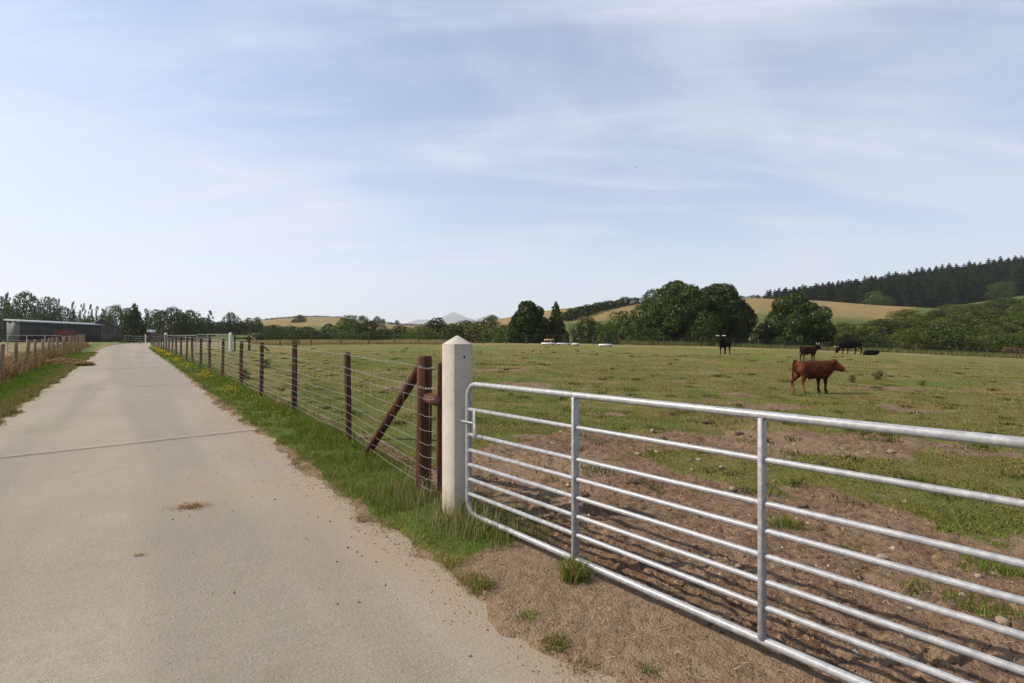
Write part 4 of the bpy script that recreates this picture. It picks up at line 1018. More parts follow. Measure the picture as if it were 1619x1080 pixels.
def cattle_prims(s=1.0, belly=.0, hump=0, head=((1.36, 0, .89), (1.575, -.05, .775)), neck=(1.10, 0, .78), legs=((.02, .10), (.20, -.10), (.93, .09), (.99, -.09)), bull=True, tail=True, ears=True, lying=False, headyaw=0.0):
    P = []
    def c(a, b, ra, rb, y=1.0, k=.05): P.append((np.array(a) * s, np.array(b) * s, ra * s, rb * s, y, k * s))
    c((.20, 0, .715), (.60, 0, .685 - belly * .3), .205, .235 + belly, .80); c((.60, 0, .685 - belly * .3), (.98, 0, .70), .235 + belly, .225, .80)
    c((.08, 0, .84), (.45, 0, .86), .075, .075, 1.5, .08); c((.45, 0, .86), (1.02, 0, .875 + hump), .075, .07, 1.3, .08)        # back line
    c((.02, 0, .80), (.06, 0, .72), .10, .12, 1.2, .06)                                                                 # rump
    c((1.00, 0, .70), neck, .22, .185, .8, .08); c(neck, head[0], .185, .135, .75, .08); c((1.0, 0, .53), (1.12, 0, .63), .13, .11, .7, .08)
    h0, h1 = np.array(head[0]), np.array(head[1]); ax = (h1 - h0) / np.linalg.norm(h1 - h0); sd0 = np.cross(ax, (0, 0, 1.)); sd0 /= np.linalg.norm(sd0); up0 = np.cross(sd0, ax); hs = 1.2
    c(h0 + up0 * .02, h0 + (h1 - h0) * .5, .128 * hs, .100 * hs, .80, .03); c(h0 + (h1 - h0) * .5, h1, .084 * hs, .074 * hs, 1.0, .03); c(h0 + (h1 - h0) * .25 - up0 * .07, h0 + (h1 - h0) * .8 - up0 * .03, .07 * hs, .05 * hs, .9, .03)
    sd = np.cross(ax, (0, 0, 1.)); sd /= np.linalg.norm(sd); up = np.cross(sd, ax)
    if ears:
        for q in (-1, 1): e = h0 + sd * q * .10 + up * .055 - ax * .02; c(e, e + sd * q * .07 + up * .012 - ax * .03, .026, .046, 1, .012); c(e + sd * q * .07 + up * .012 - ax * .03, e + sd * q * .165 - up * .01 - ax * .055, .046, .020, 1, .012)
        c(h0 + up * .075, h0 + up * .105 - ax * .02, .05, .04, 1.1, .03)
    if bull: c((.50, 0, .46), (.45, 0, .395), .055, .018, .7, .07)
    if not lying:
        for i, (x, y) in enumerate(legs):
            if i < 2:
                c((.16, y * 1.05, .70), (.16 + x * .4, y * 1.1, .53), .145, .100, .75, .05); c((.16 + x * .4, y * 1.1, .53), (x - .01, y, .335), .085, .050, .9, .04)
                c((x - .01, y, .335), (x + .03, y, .10), .044, .034, .9, .02); c((x + .03, y, .10), (x + .06, y, .035), .036, .045, 1, .02)
            else:
                c((.93, y * 1.1, .66), (x - .01, y, .42), .14, .070, .7, .05); c((x - .01, y, .42), (x, y, .30), .060, .046, .9, .03)
                c((x, y, .30), (x - .005, y, .10), .040, .033, .9, .02); c((x - .005, y, .10), (x + .03, y, .035), .036, .045, 1, .02)
    if tail:
        c((.05, 0, .91), (-.04, 0, .955), .045, .036, 1, .02); c((-.04, 0, .945), (-.085, 0, .87), .034, .028, 1, .01); c((-.085, 0, .87), (-.105, .0, .66), .028, .022, 1, .005); c((-.105, 0, .66), (-.095, 0, .52), .024, .036, 1, .005); c((-.095, 0, .52), (-.085, 0, .40), .036, .012, 1, .005)
    return P
def eye_and_hoof(t, s, head, legs):
    h0, h1 = np.array(head[0]) * s, np.array(head[1]) * s; ax = (h1 - h0) / np.linalg.norm(h1 - h0); sd = np.cross(ax, (0, 0, 1.)); sd /= np.linalg.norm(sd); up = np.cross(sd, ax)
    for q in (-1, 1):
        c = h0 + ax * .075 * s + sd * q * .098 * s + up * .045 * s; V = []; 
        MB().tube([c - sd * q * .012 * s, c - sd * q * .004 * s, c + sd * q * .006 * s], [.004 * s, .016 * s, .006 * s], 8).build('eye', M['black'], t, True)
    for i, (x, y) in enumerate(legs):
        x2 = (x + .06) if i < 2 else x + .03; p = np.array((x2, y, .0)) * s
        MB().tube([p + np.array((0, 0, -.005)), p + np.array((0, 0, .028 * s)), p + np.array((-.006, 0, .055 * s))], [.054 * s, .052 * s, .043 * s], 10).build('hoof', M['hoof'], t, True)
def horns(t, s, head, spread=.30, up_=.10):
    h0, h1 = np.array(head[0]) * s, np.array(head[1]) * s; ax = (h1 - h0) / np.linalg.norm(h1 - h0); sd = np.cross(ax, (0, 0, 1.)); sd /= np.linalg.norm(sd); up = np.cross(sd, ax)
    for q in (-1, 1):
        a = h0 + sd * q * .06 * s + up * .11 * s - ax * .03 * s
        MB().tube([a, a + sd * q * spread * .45 * s + up * .01, a + sd * q * spread * .85 * s + up * up_ * .4 * s, a + sd * q * spread * s + up * up_ * s], [.030 * s, .027 * s, .018 * s, .004 * s], 8).build('horn', M['horn'], t, True)
def red_coat(V):
    n = len(V); c = np.tile((.074, .0225, .0095), (n, 1)); z = V[:, 2]; x = V[:, 0]
    c = c * (1 - .5 * ss(.55, .40, z) * ss(.3, .5, x) * ss(1.2, 1.0, x))[:, None]                                      # darker flank and forelegs
    leg = ss(.42, .15, z)[:, None] * ss(.5, .3, x)[:, None]; c = c * (1 - leg) + np.array((.27, .12, .06)) * leg      # paler hind shanks
    th = (ss(.22, .0, x) * ss(.30, .55, z) * ss(-.04, .02, x))[:, None] * .6; c = c * (1 - th) + np.array((.22, .075, .03)) * th
    hd = (ss(1.20, 1.34, x))[:, None] * .5; c = c * (1 - hd) + np.array((.22, .062, .022)) * hd
    mz = ss(1.49, 1.53, x)[:, None]; c = c * (1 - mz) + np.array((.33, .19, .12)) * mz
    nose = ss(1.545, 1.565, x)[:, None]; c = c * (1 - nose) + np.array((.05, .03, .025)) * nose
    tl = (ss(-.05, -.09, x) * ss(.95, .6, z))[:, None]; c = c * (1 - tl) + np.array((.06, .02, .012)) * tl; return c
def dark_coat(col): return lambda V: np.tile(col, (len(V), 1)) * (1 + .25 * (fbm(V[:, 0] * 4, V[:, 2] * 4, 3, 3) - .5))[:, None]
# red bull calf
hd = ((1.27, -.05, .835), (1.47, -.17, .715)); lg = ((-.05, .10), (.17, -.11), (.86, .10), (.96, -.09))
hx, hy = onground(1258, 621.5); t = thing('calf', (hx, hy, gz(hx + .5, hy) + .005), 'red brown bull calf standing side on in the middle of the field', 'calf', None, R(4))
t.scale = (.86, .92, .96)
link('body', cattle_body(cattle_prims(1.0, .02, 0, hd, (1.08, 0, .745), lg), .0165, (-.2, -.36, -.02), (1.75, .36, 1.15), red_coat), t); eye_and_hoof(t, 1.0, hd, lg)
# dark brown calf behind it
hd2 = ((1.30, .0, .97), (1.50, -.04, .86)); lg2 = ((.02, .10), (.16, -.10), (.95, .09), (1.0, -.09)); D = 31.5; q = px(1266.5, 540, D); zz = gz(q.x, D)
t = thing('calf', (q.x, D, zz), 'dark brown calf with pale horns behind the red bull calf', 'calf', None, R(3)); t.scale = (.80, .80, 1.02)
link('body', cattle_body(cattle_prims(1.0, -.03, 0, hd2, (1.13, 0, .84), lg2, True), .028, (-.2, -.36, -.03), (1.75, .36, 1.2), dark_coat((.022, .009, .005))), t); eye_and_hoof(t, 1.0, hd2, lg2); horns(t, 1.0, hd2, .2, .16)
# horned black cow facing the camera
hd3 = ((1.36, 0, 1.00), (1.56, 0, .80)); lg3 = ((.05, .13), (.16, -.12), (.98, .13), (1.02, -.13)); D = 40.5; q = px(1158, 540, D)
t = thing('cow', (q.x, D + .9, gz(q.x, D)), 'black horned cow facing the camera in front of the largest tree', 'cow', None, R(-128))
link('body', cattle_body(cattle_prims(1.38, .04, .02, hd3, (1.14, 0, .86), lg3, False), .045, (-.3, -.6, -.05), (2.4, .6, 1.7), dark_coat((.0045, .0042, .0042))), t); eye_and_hoof(t, 1.38, hd3, lg3); horns(t, 1.38, hd3, .24, .03)
# grazing black cow
hd4 = ((1.40, 0, .42), (1.52, 0, .16)); lg4 = ((-.05, .13), (.18, -.12), (.86, .13), (1.02, -.13)); D = 48; q = px(1359, 540, D)
t = thing('cow', (q.x, D, gz(q.x, D) + .02), 'black cow grazing with lowered head at the far right', 'cow', None, R(178))
link('body', cattle_body(cattle_prims(1.42, .045, .0, hd4, (1.22, 0, .66), lg4, False), .045, (-.3, -.6, -.05), (2.4, .6, 1.5), dark_coat((.005, .0047, .005))), t); eye_and_hoof(t, 1.42, hd4, lg4); horns(t, 1.42, hd4, .15, .1)
# calf lying down
D = 46; q = px(1389, 540, D); hd5 = ((1.30, .05, .62), (1.45, .12, .50))
P5 = [(np.array(a) - (0, 0, .46), np.array(b) - (0, 0, .46), ra, rb, y, k) for a, b, ra, rb, y, k in cattle_prims(1.0, .02, 0, hd5, (1.12, 0, .70), bull=False, lying=True, tail=False)]
P5 += [((.2, -.2, .06), (.5, -.3, .05), .1, .05, 1, .05), ((.95, -.15, .06), (1.15, -.28, .05), .07, .045, 1, .05)]
t = thing('calf', (q.x, D, gz(q.x, D)), 'black calf lying down right of the grazing cow', 'calf', None, R(180))
link('body', cattle_body(P5, .03, (-.2, -.5, -.1), (1.7, .5, .75), dark_coat((.005, .0047, .0047))), t)

# ================================================================ GRASS, STONES AND LITTER
def blades(X, Y, h, w, col, bend_=.5, rg=rng, lift=0.0, z=None):
    n = len(X); Z = (ground_z(X, Y) if z is None else z) - .012 + lift; a = rg.uniform(0, 6.283, n); la = rg.uniform(0, 6.283, n); ln = h * bend_ * rg.uniform(.15, 1.1, n)
    c, s = np.cos(a) * w / 2, np.sin(a) * w / 2; lx, ly = np.cos(la) * ln, np.sin(la) * ln
    B = np.stack([X, Y, Z], 1); m = np.stack([lx * .3, ly * .3, h * .58], 1); tp = np.stack([lx, ly, h * (1 - .25 * bend_)], 1); e = np.stack([c, s, np.zeros(n)], 1)
    V = np.stack([B - e, B + e, B + m + e * .7, B + m - e * .7, B + tp], 1).reshape(-1, 3); k = np.arange(n) * 5
    Q = np.stack([k, k + 1, k + 2, k + 3], 1); T3 = np.stack([k + 3, k + 2, k + 4], 1); return V, Q, T3, np.repeat(col, 5, 0)
def grass(name, parts, label=None, mat='blade'):
    V, Q, T3, C, n = [], [], [], [], 0
    for v, q, t3, c in parts: V.append(v); Q.append(q + n); T3.append(t3 + n); C.append(c); n += len(v)
    o = link(name, mesh_np(name, np.concatenate(V), [np.concatenate(Q), np.concatenate(T3)], [M[mat]], False, tint=np.concatenate(C)))
    tag(o, label, 'grass' if label else None, None, 'stuff'); return o
def lerp_col(a, b, t): return np.asarray(a) * (1 - t)[:, None] + np.asarray(b) * t[:, None]
GR, GY, ST = (.068, .132, .012), (.190, .212, .038), (.36, .27, .12)
def gcol(n, dry=.15, rg=rng):
    c = lerp_col(GR, GY, rg.random(n) ** 1.3); m = rg.random(n) < dry; c[m] = np.asarray(ST) * rg.uniform(.6, 1.15, (m.sum(), 1)); return c * rg.uniform(.7, 1.2, (n, 1))
def verge_right():
    parts = []
    for u0, u1, dens, wmul in ((2.8, 6, 6200, 1), (6, 12, 3600, 1.4), (12, 24, 1500, 2.4), (24, 58, 420, 5)):
        n = int((u1 - u0) * 1.5 * dens); u = rng.uniform(u0, u1, n); v = rng.uniform(1.52, 2.98, n)
        X, Y = u * UV_U[0] + v * UV_V[0], u * UV_U[1] + v * UV_V[1]; s = soil_mask(X, Y); cl = fbm(X * 3, Y * 3, 3, 91)
        p = (1 - s) * ss(1.56, 1.86, v + (cl - .5) * .36) * (.25 + .75 * ss(.3, .6, cl)) * (1 - ss(2.7, 3.0, v) * .7); k = rng.random(n) < p; X, Y, u, v, cl = X[k], Y[k], u[k], v[k], cl[k]; n = len(X)
        tall = ss(2.0, 2.55, v) * .55 + .55; tall *= np.where(u < 5.2, 1.45 - .25 * ss(4.2, 5.2, u), 1.0)
        h = (.035 + .135 * rng.random(n) ** 1.4) * tall * (.6 + .9 * cl)
        parts.append(blades(X, Y, h, (.0035 + .003 * rng.random(n)) * wmul, gcol(n, .10 + .12 * (u0 < 3)), .8))
    n = 26000; u = 2.6 + 15 * rng.random(n) ** 1.6; v = 1.66 + rng.normal(0, .10, n); X, Y = u * UV_U[0] + v * UV_V[0], u * UV_U[1] + v * UV_V[1]; cl = fbm(X * 4, Y * 4, 3, 191)
    k = rng.random(n) < ss(.45, .62, cl) * ss(1.40, 1.62, v); X, Y, u = X[k], Y[k], u[k]; n = len(X)
    parts.append(blades(X, Y, .012 + .05 * rng.random(n) ** 1.5, .0028 + .0004 * u, gcol(n, .75) * .85, 1.3))
    # pale seed stalks round the posts
    n = 520; k = rng.integers(0, 3, n); cx = np.array((-.86, -.50, -.25))[k] + rng.normal(0, .22, n); cy = np.array((4.85, 4.25, 4.1))[k] + rng.normal(0, .22, n)
    ok = (v_of(cx, cy) > 1.85) & (np.hypot(cx - POSTC[0], cy - POSTC[1]) > .16) & (v_of(cx, cy) < 2.5); cx, cy = cx[ok], cy[ok]; n = len(cx)
    parts.append(blades(cx, cy, rng.uniform(.2, .46, n), np.full(n, .0026), np.tile((.42, .36, .20), (n, 1)) * rng.uniform(.5, 1.1, (n, 1)), .7))
    grass('verge_grass', parts, 'long green grass verge between the lane and the wire fence')
verge_right()
def field_grass():
    n = 640000; th = np.radians(rng.uniform(-44, 47, n)); r = 3.0 * (42 / 3.0) ** rng.random(n)
    X, Y = r * np.sin(th), r * np.cos(th); f = in_field(X, Y) > .9; X, Y, r = X[f], Y[f], r[f]
    s = soil_mask(X, Y); cl = fbm(X * 1.6, Y * 1.6, 4, 91); c2 = fbm(X * .45, Y * .45, 3, 95); n3 = fbm(X * 7, Y * 7, 2, 99)
    p = (1 - ss(.28, .62, s + (n3 - .5) * .5)) * (.25 + .75 * ss(.35, .6, cl)) + .6 * ss(.56, .68, cl) * (s > .3) * ss(.45, .65, n3) * ss(.9, 1.8, (X + .375) * .751 + (Y - 4.26) * .66)
    p *= .9 - .45 * ss(12, 40, r); k = rng.random(len(X)) < p; X, Y, r, c2, cl, s = X[k], Y[k], r[k], c2[k], cl[k], s[k]; n = len(X)
    h = (.014 + .034 * rng.random(n) ** 1.6) * (.65 + .8 * cl) * (1 + .012 * r); w = .0030 + .0012 * r
    dry = .22 + .5 * ss(.45, .65, c2); col = lerp_col((.090, .126, .017), (.192, .192, .042), rng.random(n)); m = rng.random(n) < dry
    col[m] = np.array((.31, .23, .095)) * rng.uniform(.55, 1.1, (m.sum(), 1)); col *= rng.uniform(.7, 1.2, (n, 1))
    nt_ = 420; rt = 5.5 * (50 / 5.5) ** rng.random(nt_); tt = np.radians(rng.uniform(-40, 46, nt_)); tx, ty = rt * np.sin(tt), rt * np.cos(tt); k = in_field(tx, ty) > .95; tx, ty, rt = tx[k], ty[k], rt[k]
    m_ = 46; TX = np.repeat(tx, m_) + rng.normal(0, 1, len(tx) * m_) * np.repeat(rng.uniform(.04, .16, len(tx)), m_); TY = np.repeat(ty, m_) + rng.normal(0, .08, len(tx) * m_); TR = np.repeat(rt, m_)
    tc = lerp_col((.040, .070, .010), (.105, .120, .024), np.repeat(rng.random(len(tx)), m_)) * rng.uniform(.6, 1.2, (len(TX), 1)); th_ = np.repeat(rng.uniform(.05, .13, len(tx)), m_) * rng.uniform(.4, 1.1, len(TX))
    grass('pasture_grass', [blades(X, Y, h, w, col, 1.0), blades(TX, TY, th_, .003 + .0010 * TR, tc, .9)], 'short dry grazed grass covering the cattle field')
field_grass()
def verge_left():
    parts = []
    n = 70000; u = 9 + 40 * rng.random(n) ** 1.7; v = rng.uniform(-3.4, -1.6, n); X, Y = u * UV_U[0] + v * UV_V[0], u * UV_U[1] + v * UV_V[1]
    cl = fbm(X * 1.5, Y * 1.5, 3, 61); p = ss(-1.65, -1.95, v + (cl - .5) * .5); k = rng.random(n) < p; X, Y, u, v, cl = X[k], Y[k], u[k], v[k], cl[k]; n = len(X); dr = ss(-2.5, -2.0, v + (cl - .5) * .6)
    col = lerp_col((.068, .150, .010), (.12, .18, .022), rng.random(n)); m = rng.random(n) < .12 + .6 * dr; col[m] = np.array((.27, .205, .085)) * rng.uniform(.5, 1.1, (m.sum(), 1))
    parts.append(blades(X, Y, (.03 + .07 * rng.random(n)) * (1 + .3 * dr), .004 + .0010 * u, col, .8))
    grass('verge_grass', parts, 'bright green mown verge with straw coloured edge on the left of the lane')
    parts = []; n = 26000; u = 12 + 58 * rng.random(n) ** 1.4; v = -3.55 + rng.normal(0, .28, n) - .35 * rng.random(n); X, Y = u * UV_U[0] + v * UV_V[0], u * UV_U[1] + v * UV_V[1]
    cl = fbm(X * .8, Y * .8, 3, 65); k = rng.random(n) < .25 + .75 * ss(.35, .6, cl); X, Y, u, cl = X[k], Y[k], u[k], cl[k]; n = len(X)
    col = lerp_col((.30, .205, .09), (.19, .115, .05), rng.random(n)) * rng.uniform(.7, 1.15, (n, 1))
    parts.append(blades(X, Y, (.25 + .55 * rng.random(n)) * (.4 + cl), .004 + .0009 * u, col, .55))
    grass('tall_dry_grass', parts, 'tall straw coloured dead grass along the pale fence on the left')
    parts = []; n = 16000; xx = rng.uniform(395, 730, n); D = rng.uniform(57.5, 66, n); X = (xx - 809.5) / F * D
    parts.append(blades(X, D, .25 + .45 * rng.random(n), np.full(n, .05), lerp_col((.36, .27, .13), (.24, .19, .08), rng.random(n)), .6))
    n = 9000; xx = rng.uniform(980, 1640, n); D = np.interp(xx, [980, 1240, 1640], [66.5, 69.3, 62]) + rng.normal(0, .8, n); X = (xx - 809.5) / F * D
    parts.append(blades(X, D, .2 + .7 * rng.random(n), np.full(n, .055), lerp_col((.085, .12, .03), (.21, .19, .07), rng.random(n)), .6))
    grass('rough_grass', parts, 'rough uncut grass along the far edge of the field')
verge_left()
def tufts():
    """separate tufts on the trodden entrance and inside the gate"""
    for x, y, h, rad, n, dry, lab in ((908, 922, .20, .10, 420, .30, 'green grass tuft growing under the bottom bar of the foreground gate'), (760, 935, .09, .09, 260, .35, 'green grass tuft at the lane edge below the concrete post'), (705, 898, .08, .12, 240, .9, 'straw brown grass tuft nearest the verge at the lane edge'), (740, 925, .08, .10, 220, .85, 'straw brown grass tuft beside the green tuft at the lane edge'),
        (838, 984, .05, .07, 130, .2, 'flat green weed on the bare entrance soil'), (877, 1027, .08, .08, 220, .5, 'grass tuft near the bottom of the bare entrance'), (918, 1066, .08, .10, 200, .95, 'dead brown grass tuft at the bottom edge of the picture'), (1240, 832, .14, .16, 260, .15, 'grass clump behind the second upright of the gate'), (1448, 938, .07, .09, 150, .1, 'small bright grass clump in the mud right of the gate upright'), (1590, 905, .12, .30, 650, .1, 'large green grass patch in the mud at the right edge'), (1550, 965, .09, .22, 380, .1, 'green grass patch below the large one at the right edge'),
        (1030, 1072, .05, .05, 60, .1, 'tiny green seedling at the bottom edge of the bare entrance')):
        X0, Y0 = onground(x, y); a = rng.uniform(0, 6.28, n); r = rad * rng.random(n) ** .7; X, Y = X0 + r * np.cos(a), Y0 + r * np.sin(a) * .8
        v, q, t3, c = blades(X, Y, h * rng.uniform(.35, 1.15, n), .003 + .003 * rng.random(n), gcol(n, dry), 1.1)
        z0 = gz(X0, Y0); o = link('grass_tuft', mesh_np('grass_tuft', v - (X0, Y0, z0), [q, t3], [M['blade']], False, tint=c), None, (X0, Y0, z0)); tag(o, lab, 'grass')
tufts()
def flowers():
    parts = []; stems = []
    for u, v, n in ((9.5, 2.15, 40), (14.2, 2.05, 150), (15.3, 2.2, 60), (19.5, 2.1, 160), (21, 2.25, 80), (26, 2.1, 120), (31, 2.0, 180), (38, 2.1, 320), (44, 2.0, 260), (50, 1.95, 240), (12.0, 2.3, 30)):
        for k in range(int(n * .42)):
            uu, vv = u + rng.normal(0, .45 + u * .012), v + rng.normal(0, .14); p = uv(uu, vv); parts.append((p[0], p[1], gz(*p) + rng.uniform(.10, .24), .010 + .0007 * u))
    P = np.array(parts); n = len(P); a = rng.uniform(0, 6.28, n); V = []
    for k in range(5): V.append(np.stack([P[:, 0] + np.cos(a + k * 1.2566) * P[:, 3], P[:, 1] + np.sin(a + k * 1.2566) * P[:, 3], P[:, 2] + .006 * (k % 2)], 1))
    V.append(P[:, :3] + (0, 0, .008)); V = np.stack(V, 1).reshape(-1, 3); i = np.arange(n) * 6
    T3 = np.concatenate([np.stack([i + k, i + (k + 1) % 5, i + 5], 1) for k in range(5)])
    tag(link('yellow_flowers', mesh_np('yellow_flowers', V, T3, [M['blade']], False, tint=np.tile((.52, .37, .03), (len(V), 1)) * rng.uniform(.8, 1.1, (len(V), 1)))), 'yellow wildflowers scattered along the verge under the fence', 'flowers', None, 'stuff')
flowers()
def rock_mesh(name, seed, mat, flat=.7):
    rg = np.random.default_rng(seed); V, Q, T3 = [], [], []; nu, nv = 9, 6
    for j in range(1, nv):
        for i in range(nu): th, ph = math.pi * j / nv, 2 * math.pi * i / nu; V.append((math.sin(th) * math.cos(ph), math.sin(th) * math.sin(ph), math.cos(th)))
    V += [(0, 0, 1), (0, 0, -1)]; V = np.array(V); 
    for k in range(11): d = rg.normal(0, 1, 3); d /= np.linalg.norm(d); V = V - np.clip(V @ d - rg.uniform(.42, .72), 0, None)[:, None] * d    # facets
    V = V * (1 + rg.normal(0, .04, (len(V), 1))) * (1, rg.uniform(.65, .9), flat * rg.uniform(.7, 1)); b = (nv - 1) * nu
    for j in range(nv - 2):
        for i in range(nu): Q.append((j * nu + i, (j + 1) * nu + i, (j + 1) * nu + (i + 1) % nu, j * nu + (i + 1) % nu))
    for i in range(nu): T3.append((b, i, (i + 1) % nu)); T3.append((b + 1, (nv - 2) * nu + (i + 1) % nu, (nv - 2) * nu + i))
    return mesh_np(name, V, [np.array(Q), np.array(T3)], [mat])
ROCK = [rock_mesh('stone', s, M['stone']) for s in range(6)]; CLOD = [rock_mesh('clod', s + 20, M['dung'], .5) for s in range(4)]
for i, (x, y, s, lab) in enumerate(((1393, 880, 13, 'largest tan stone in the mud right of the second gate upright'), (1168, 905, 11, 'pale stone just left of the second gate upright'), (1478, 1040, 8, 'rounded pale stone low in the mud at the right'), (1585, 990, 17, 'long flat stone under the green grass patch at the right'), (1546, 922, 9, 'flat stone right of the largest tan stone'), (1031, 687, 7, 'smooth tan stone in the grass behind the gate'), (1006, 720, 7, 'round white stone with a dark hole left of the stone scatter'), (1038, 717, 9, 'flat pale stone right of the round white stone'), (998, 693, 7, 'flat grey stone left of the smooth tan stone'),
        (1158, 775, 11, 'tan stone near the second gate upright above the mud'), (1410, 718, 12, 'flat dark slab stone on the bare patch at the right'), (1140, 745, 6, 'white stone between the stone scatter and the second upright'), (1103, 731, 6, 'pale upper stone of the stone scatter behind the gate'), (1094, 746, 6, 'small white lower stone of the stone scatter behind the gate'), (1090, 733, 7, 'flat left stone of the stone scatter behind the gate'), (1500, 948, 6, 'small stone beside the bright grass clump in the mud'), (1440, 968, 7, 'tan stone between two gate rails in the lower right mud'), (828, 712, 7, 'stone on the sandy hump behind the left of the gate'), (1375, 718, 5, 'small stone left of the flat dark slab stone'))):
    X, Y = onground(x, y); r = s / F * Y * .95; o = link('stone', ROCK[i % 6], None, (X, Y, gz(X, Y) + r * .12), random.uniform(0, 6), (r, r, r)); tag(o, lab, 'stone')
for i, (x, y, s, lab) in enumerate(((1000, 770, 17, 'large dark dung heap in the mud left of the gate middle'), (956, 730, 9, 'dark clod in the mud behind the first gate upright'), (925, 790, 13, 'dark clod shaded beside the first gate upright'), (1272, 802, 11, 'dark clod right of the second gate upright'), (1300, 740, 10, 'dark clod on the bare patch right of the second upright'), (1120, 672, 16, 'dark dung pat in the grass above the middle gate rail'), (1170, 688, 11, 'dark dung pat left of the second upright top'), (1302, 628, 6, 'dark dung pat below the red bull calf'), (1490, 812, 9, 'dark clod at the edge of the grass on the right'), (1178, 608, 6, 'small dark dung pat left of the red bull calf'))):
    X, Y = onground(x, y); r = s / F * Y; o = link('dung_pat', CLOD[i % 4], None, (X, Y, gz(X, Y) + r * .08), random.uniform(0, 6), (r, r, r * .55)); tag(o, lab, 'dung')
def scatter():
    """crumbs of soil, grit and dry stalks"""
    V, Q, T3, C, n0 = [], [], [], [], 0
    src = ROCK[0]; 
    def crumb(X, Y, Z, s, col):
        nonlocal n0
        a = rng.uniform(0, 6.28, len(X)); ca, sa = np.cos(a), np.sin(a); base = np.array([(1, 0, -.3), (0, 1, -.3), (-1, -.2, -.3), (.1, -.9, -.3), (.1, .05, .7)])
        base = base[None] * rng.uniform(.6, 1.3, (len(X), 5, 1)); x = base[..., 0] * ca[:, None] - base[..., 1] * sa[:, None]; y = base[..., 0] * sa[:, None] + base[..., 1] * ca[:, None]
        P = np.stack([X[:, None] + x * s[:, None], Y[:, None] + y * s[:, None], Z[:, None] + base[..., 2] * s[:, None]], -1); k = np.arange(len(X)) * 5 + n0
        V.append(P.reshape(-1, 3)); T3.append(np.concatenate([np.stack([k + i, k + (i + 1) % 4, k + 4], 1) for i in range(4)])); C.append(np.repeat(col, 5, 0)); n0 += 5 * len(X)
    n = 30000; r = 2.2 * (12 / 2.2) ** rng.random(n); th = np.radians(rng.uniform(-14, 46, n)); X, Y = r * np.sin(th), r * np.cos(th); s = soil_mask(X, Y); k = (rng.random(n) < s * .9) & (v_of(X, Y) > 1.65); X, Y = X[k], Y[k]; n = len(X)
    sz = .003 + .030 * rng.random(n) ** 6 + .0006 * Y; c = lerp_col((.065, .036, .02), (.225, .15, .088), rng.random(n) ** 1.4); m = rng.random(n) < .02; c[m] = (.30, .26, .21); out = in_field(X, Y) < .5; sz = np.where(out, sz * .4, sz)
    crumb(X, Y, ground_z(X, Y), sz, c)
    n = 620; u = rng.uniform(-.5, 9, n); v = 1.62 - np.abs(rng.normal(0, .75, n)); X, Y = u * UV_U[0] + v * UV_V[0], u * UV_U[1] + v * UV_V[1]; k = (v > -1.6) & (Y > 1.2); X, Y = X[k], Y[k]; n = len(X)
    crumb(X, Y, g0(X, Y) + .004, .0022 + .010 * rng.random(n) ** 6, lerp_col((.05, .035, .02), (.24, .17, .10), rng.random(n) ** 2))
    n = 4000; u = rng.uniform(-.5, 1, n) + 15 * rng.random(n) ** 1.8; v = 1.66 + rng.normal(0, .09, n); X, Y = u * UV_U[0] + v * UV_V[0], u * UV_U[1] + v * UV_V[1]; k = Y > 1.2; X, Y = X[k], Y[k]; n = len(X)
    crumb(X, Y, np.maximum(g0(X, Y), ground_z(X, Y)) + .002, .002 + .009 * rng.random(n) ** 5 + .0003 * Y, lerp_col((.10, .065, .038), (.27, .20, .13), rng.random(n)))
    tag(link('soil_crumbs', mesh_np('soil_crumbs', np.concatenate(V), [np.concatenate(T3)], [mat_tint('crumbs', .95)], False, tint=np.concatenate(C))), kind='stuff')
    n = 2600; r = 2.0 * (9 / 2.0) ** rng.random(n); th = np.radians(rng.uniform(-12, 46, n)); X, Y = r * np.sin(th), r * np.cos(th); k = (soil_mask(X, Y) > .4) & (v_of(X, Y) > 1.6) & ((in_field(X, Y) > .5) | (rng.random(len(X)) < .4)); X, Y = X[k], Y[k]; n = len(X); a = rng.uniform(0, 6.28, n)
    L = rng.uniform(.015, .07, n); z = ground_z(X, Y) + .006; d = np.stack([np.cos(a) * L, np.sin(a) * L, rng.normal(0, .006, n)], 1); e = np.stack([-np.sin(a), np.cos(a), np.zeros(n)], 1) * .0016; B = np.stack([X, Y, z], 1); B2 = B + (0, 0, .003)
    Vv = np.stack([B - e, B + e, B2 + d * .5 + e, B2 + d * .5 - e, B + d], 1).reshape(-1, 3); k = np.arange(n) * 5
    tag(link('dry_stalks', mesh_np('dry_stalks', Vv, [np.stack([k, k + 1, k + 2, k + 3], 1), np.stack([k + 3, k + 2, k + 4], 1)], [M['straw']], False, tint=np.tile((.44, .35, .20), (len(Vv), 1)) * np.repeat(rng.uniform(.5, 1.15, (n, 1)), 5, 0))), kind='stuff')
scatter()
def strand_heap(name, P, L, w, col, label, cat, zscale=1.0, mat='straw'):
    """a heap of many short strands around points P (local), origin at loc"""
    n = len(P); a = rng.uniform(0, 6.28, n); d = np.stack([np.cos(a), np.sin(a), rng.normal(0, .35, n)], 1) * (L * rng.uniform(.5, 1.2, n))[:, None]; e = np.stack([-np.sin(a), np.cos(a), rng.normal(0, .3, n)], 1) * w
    V = np.stack([P - d * .5 - e, P - d * .5 + e, P + e + (0, 0, L * .08), P - e + (0, 0, L * .08), P + d * .5], 1).reshape(-1, 3); k = np.arange(n) * 5
    return mesh_np(name, V, [np.stack([k, k + 1, k + 2, k + 3], 1), np.stack([k + 3, k + 2, k + 4], 1)], [M[mat]], False, tint=np.repeat(col, 5, 0))
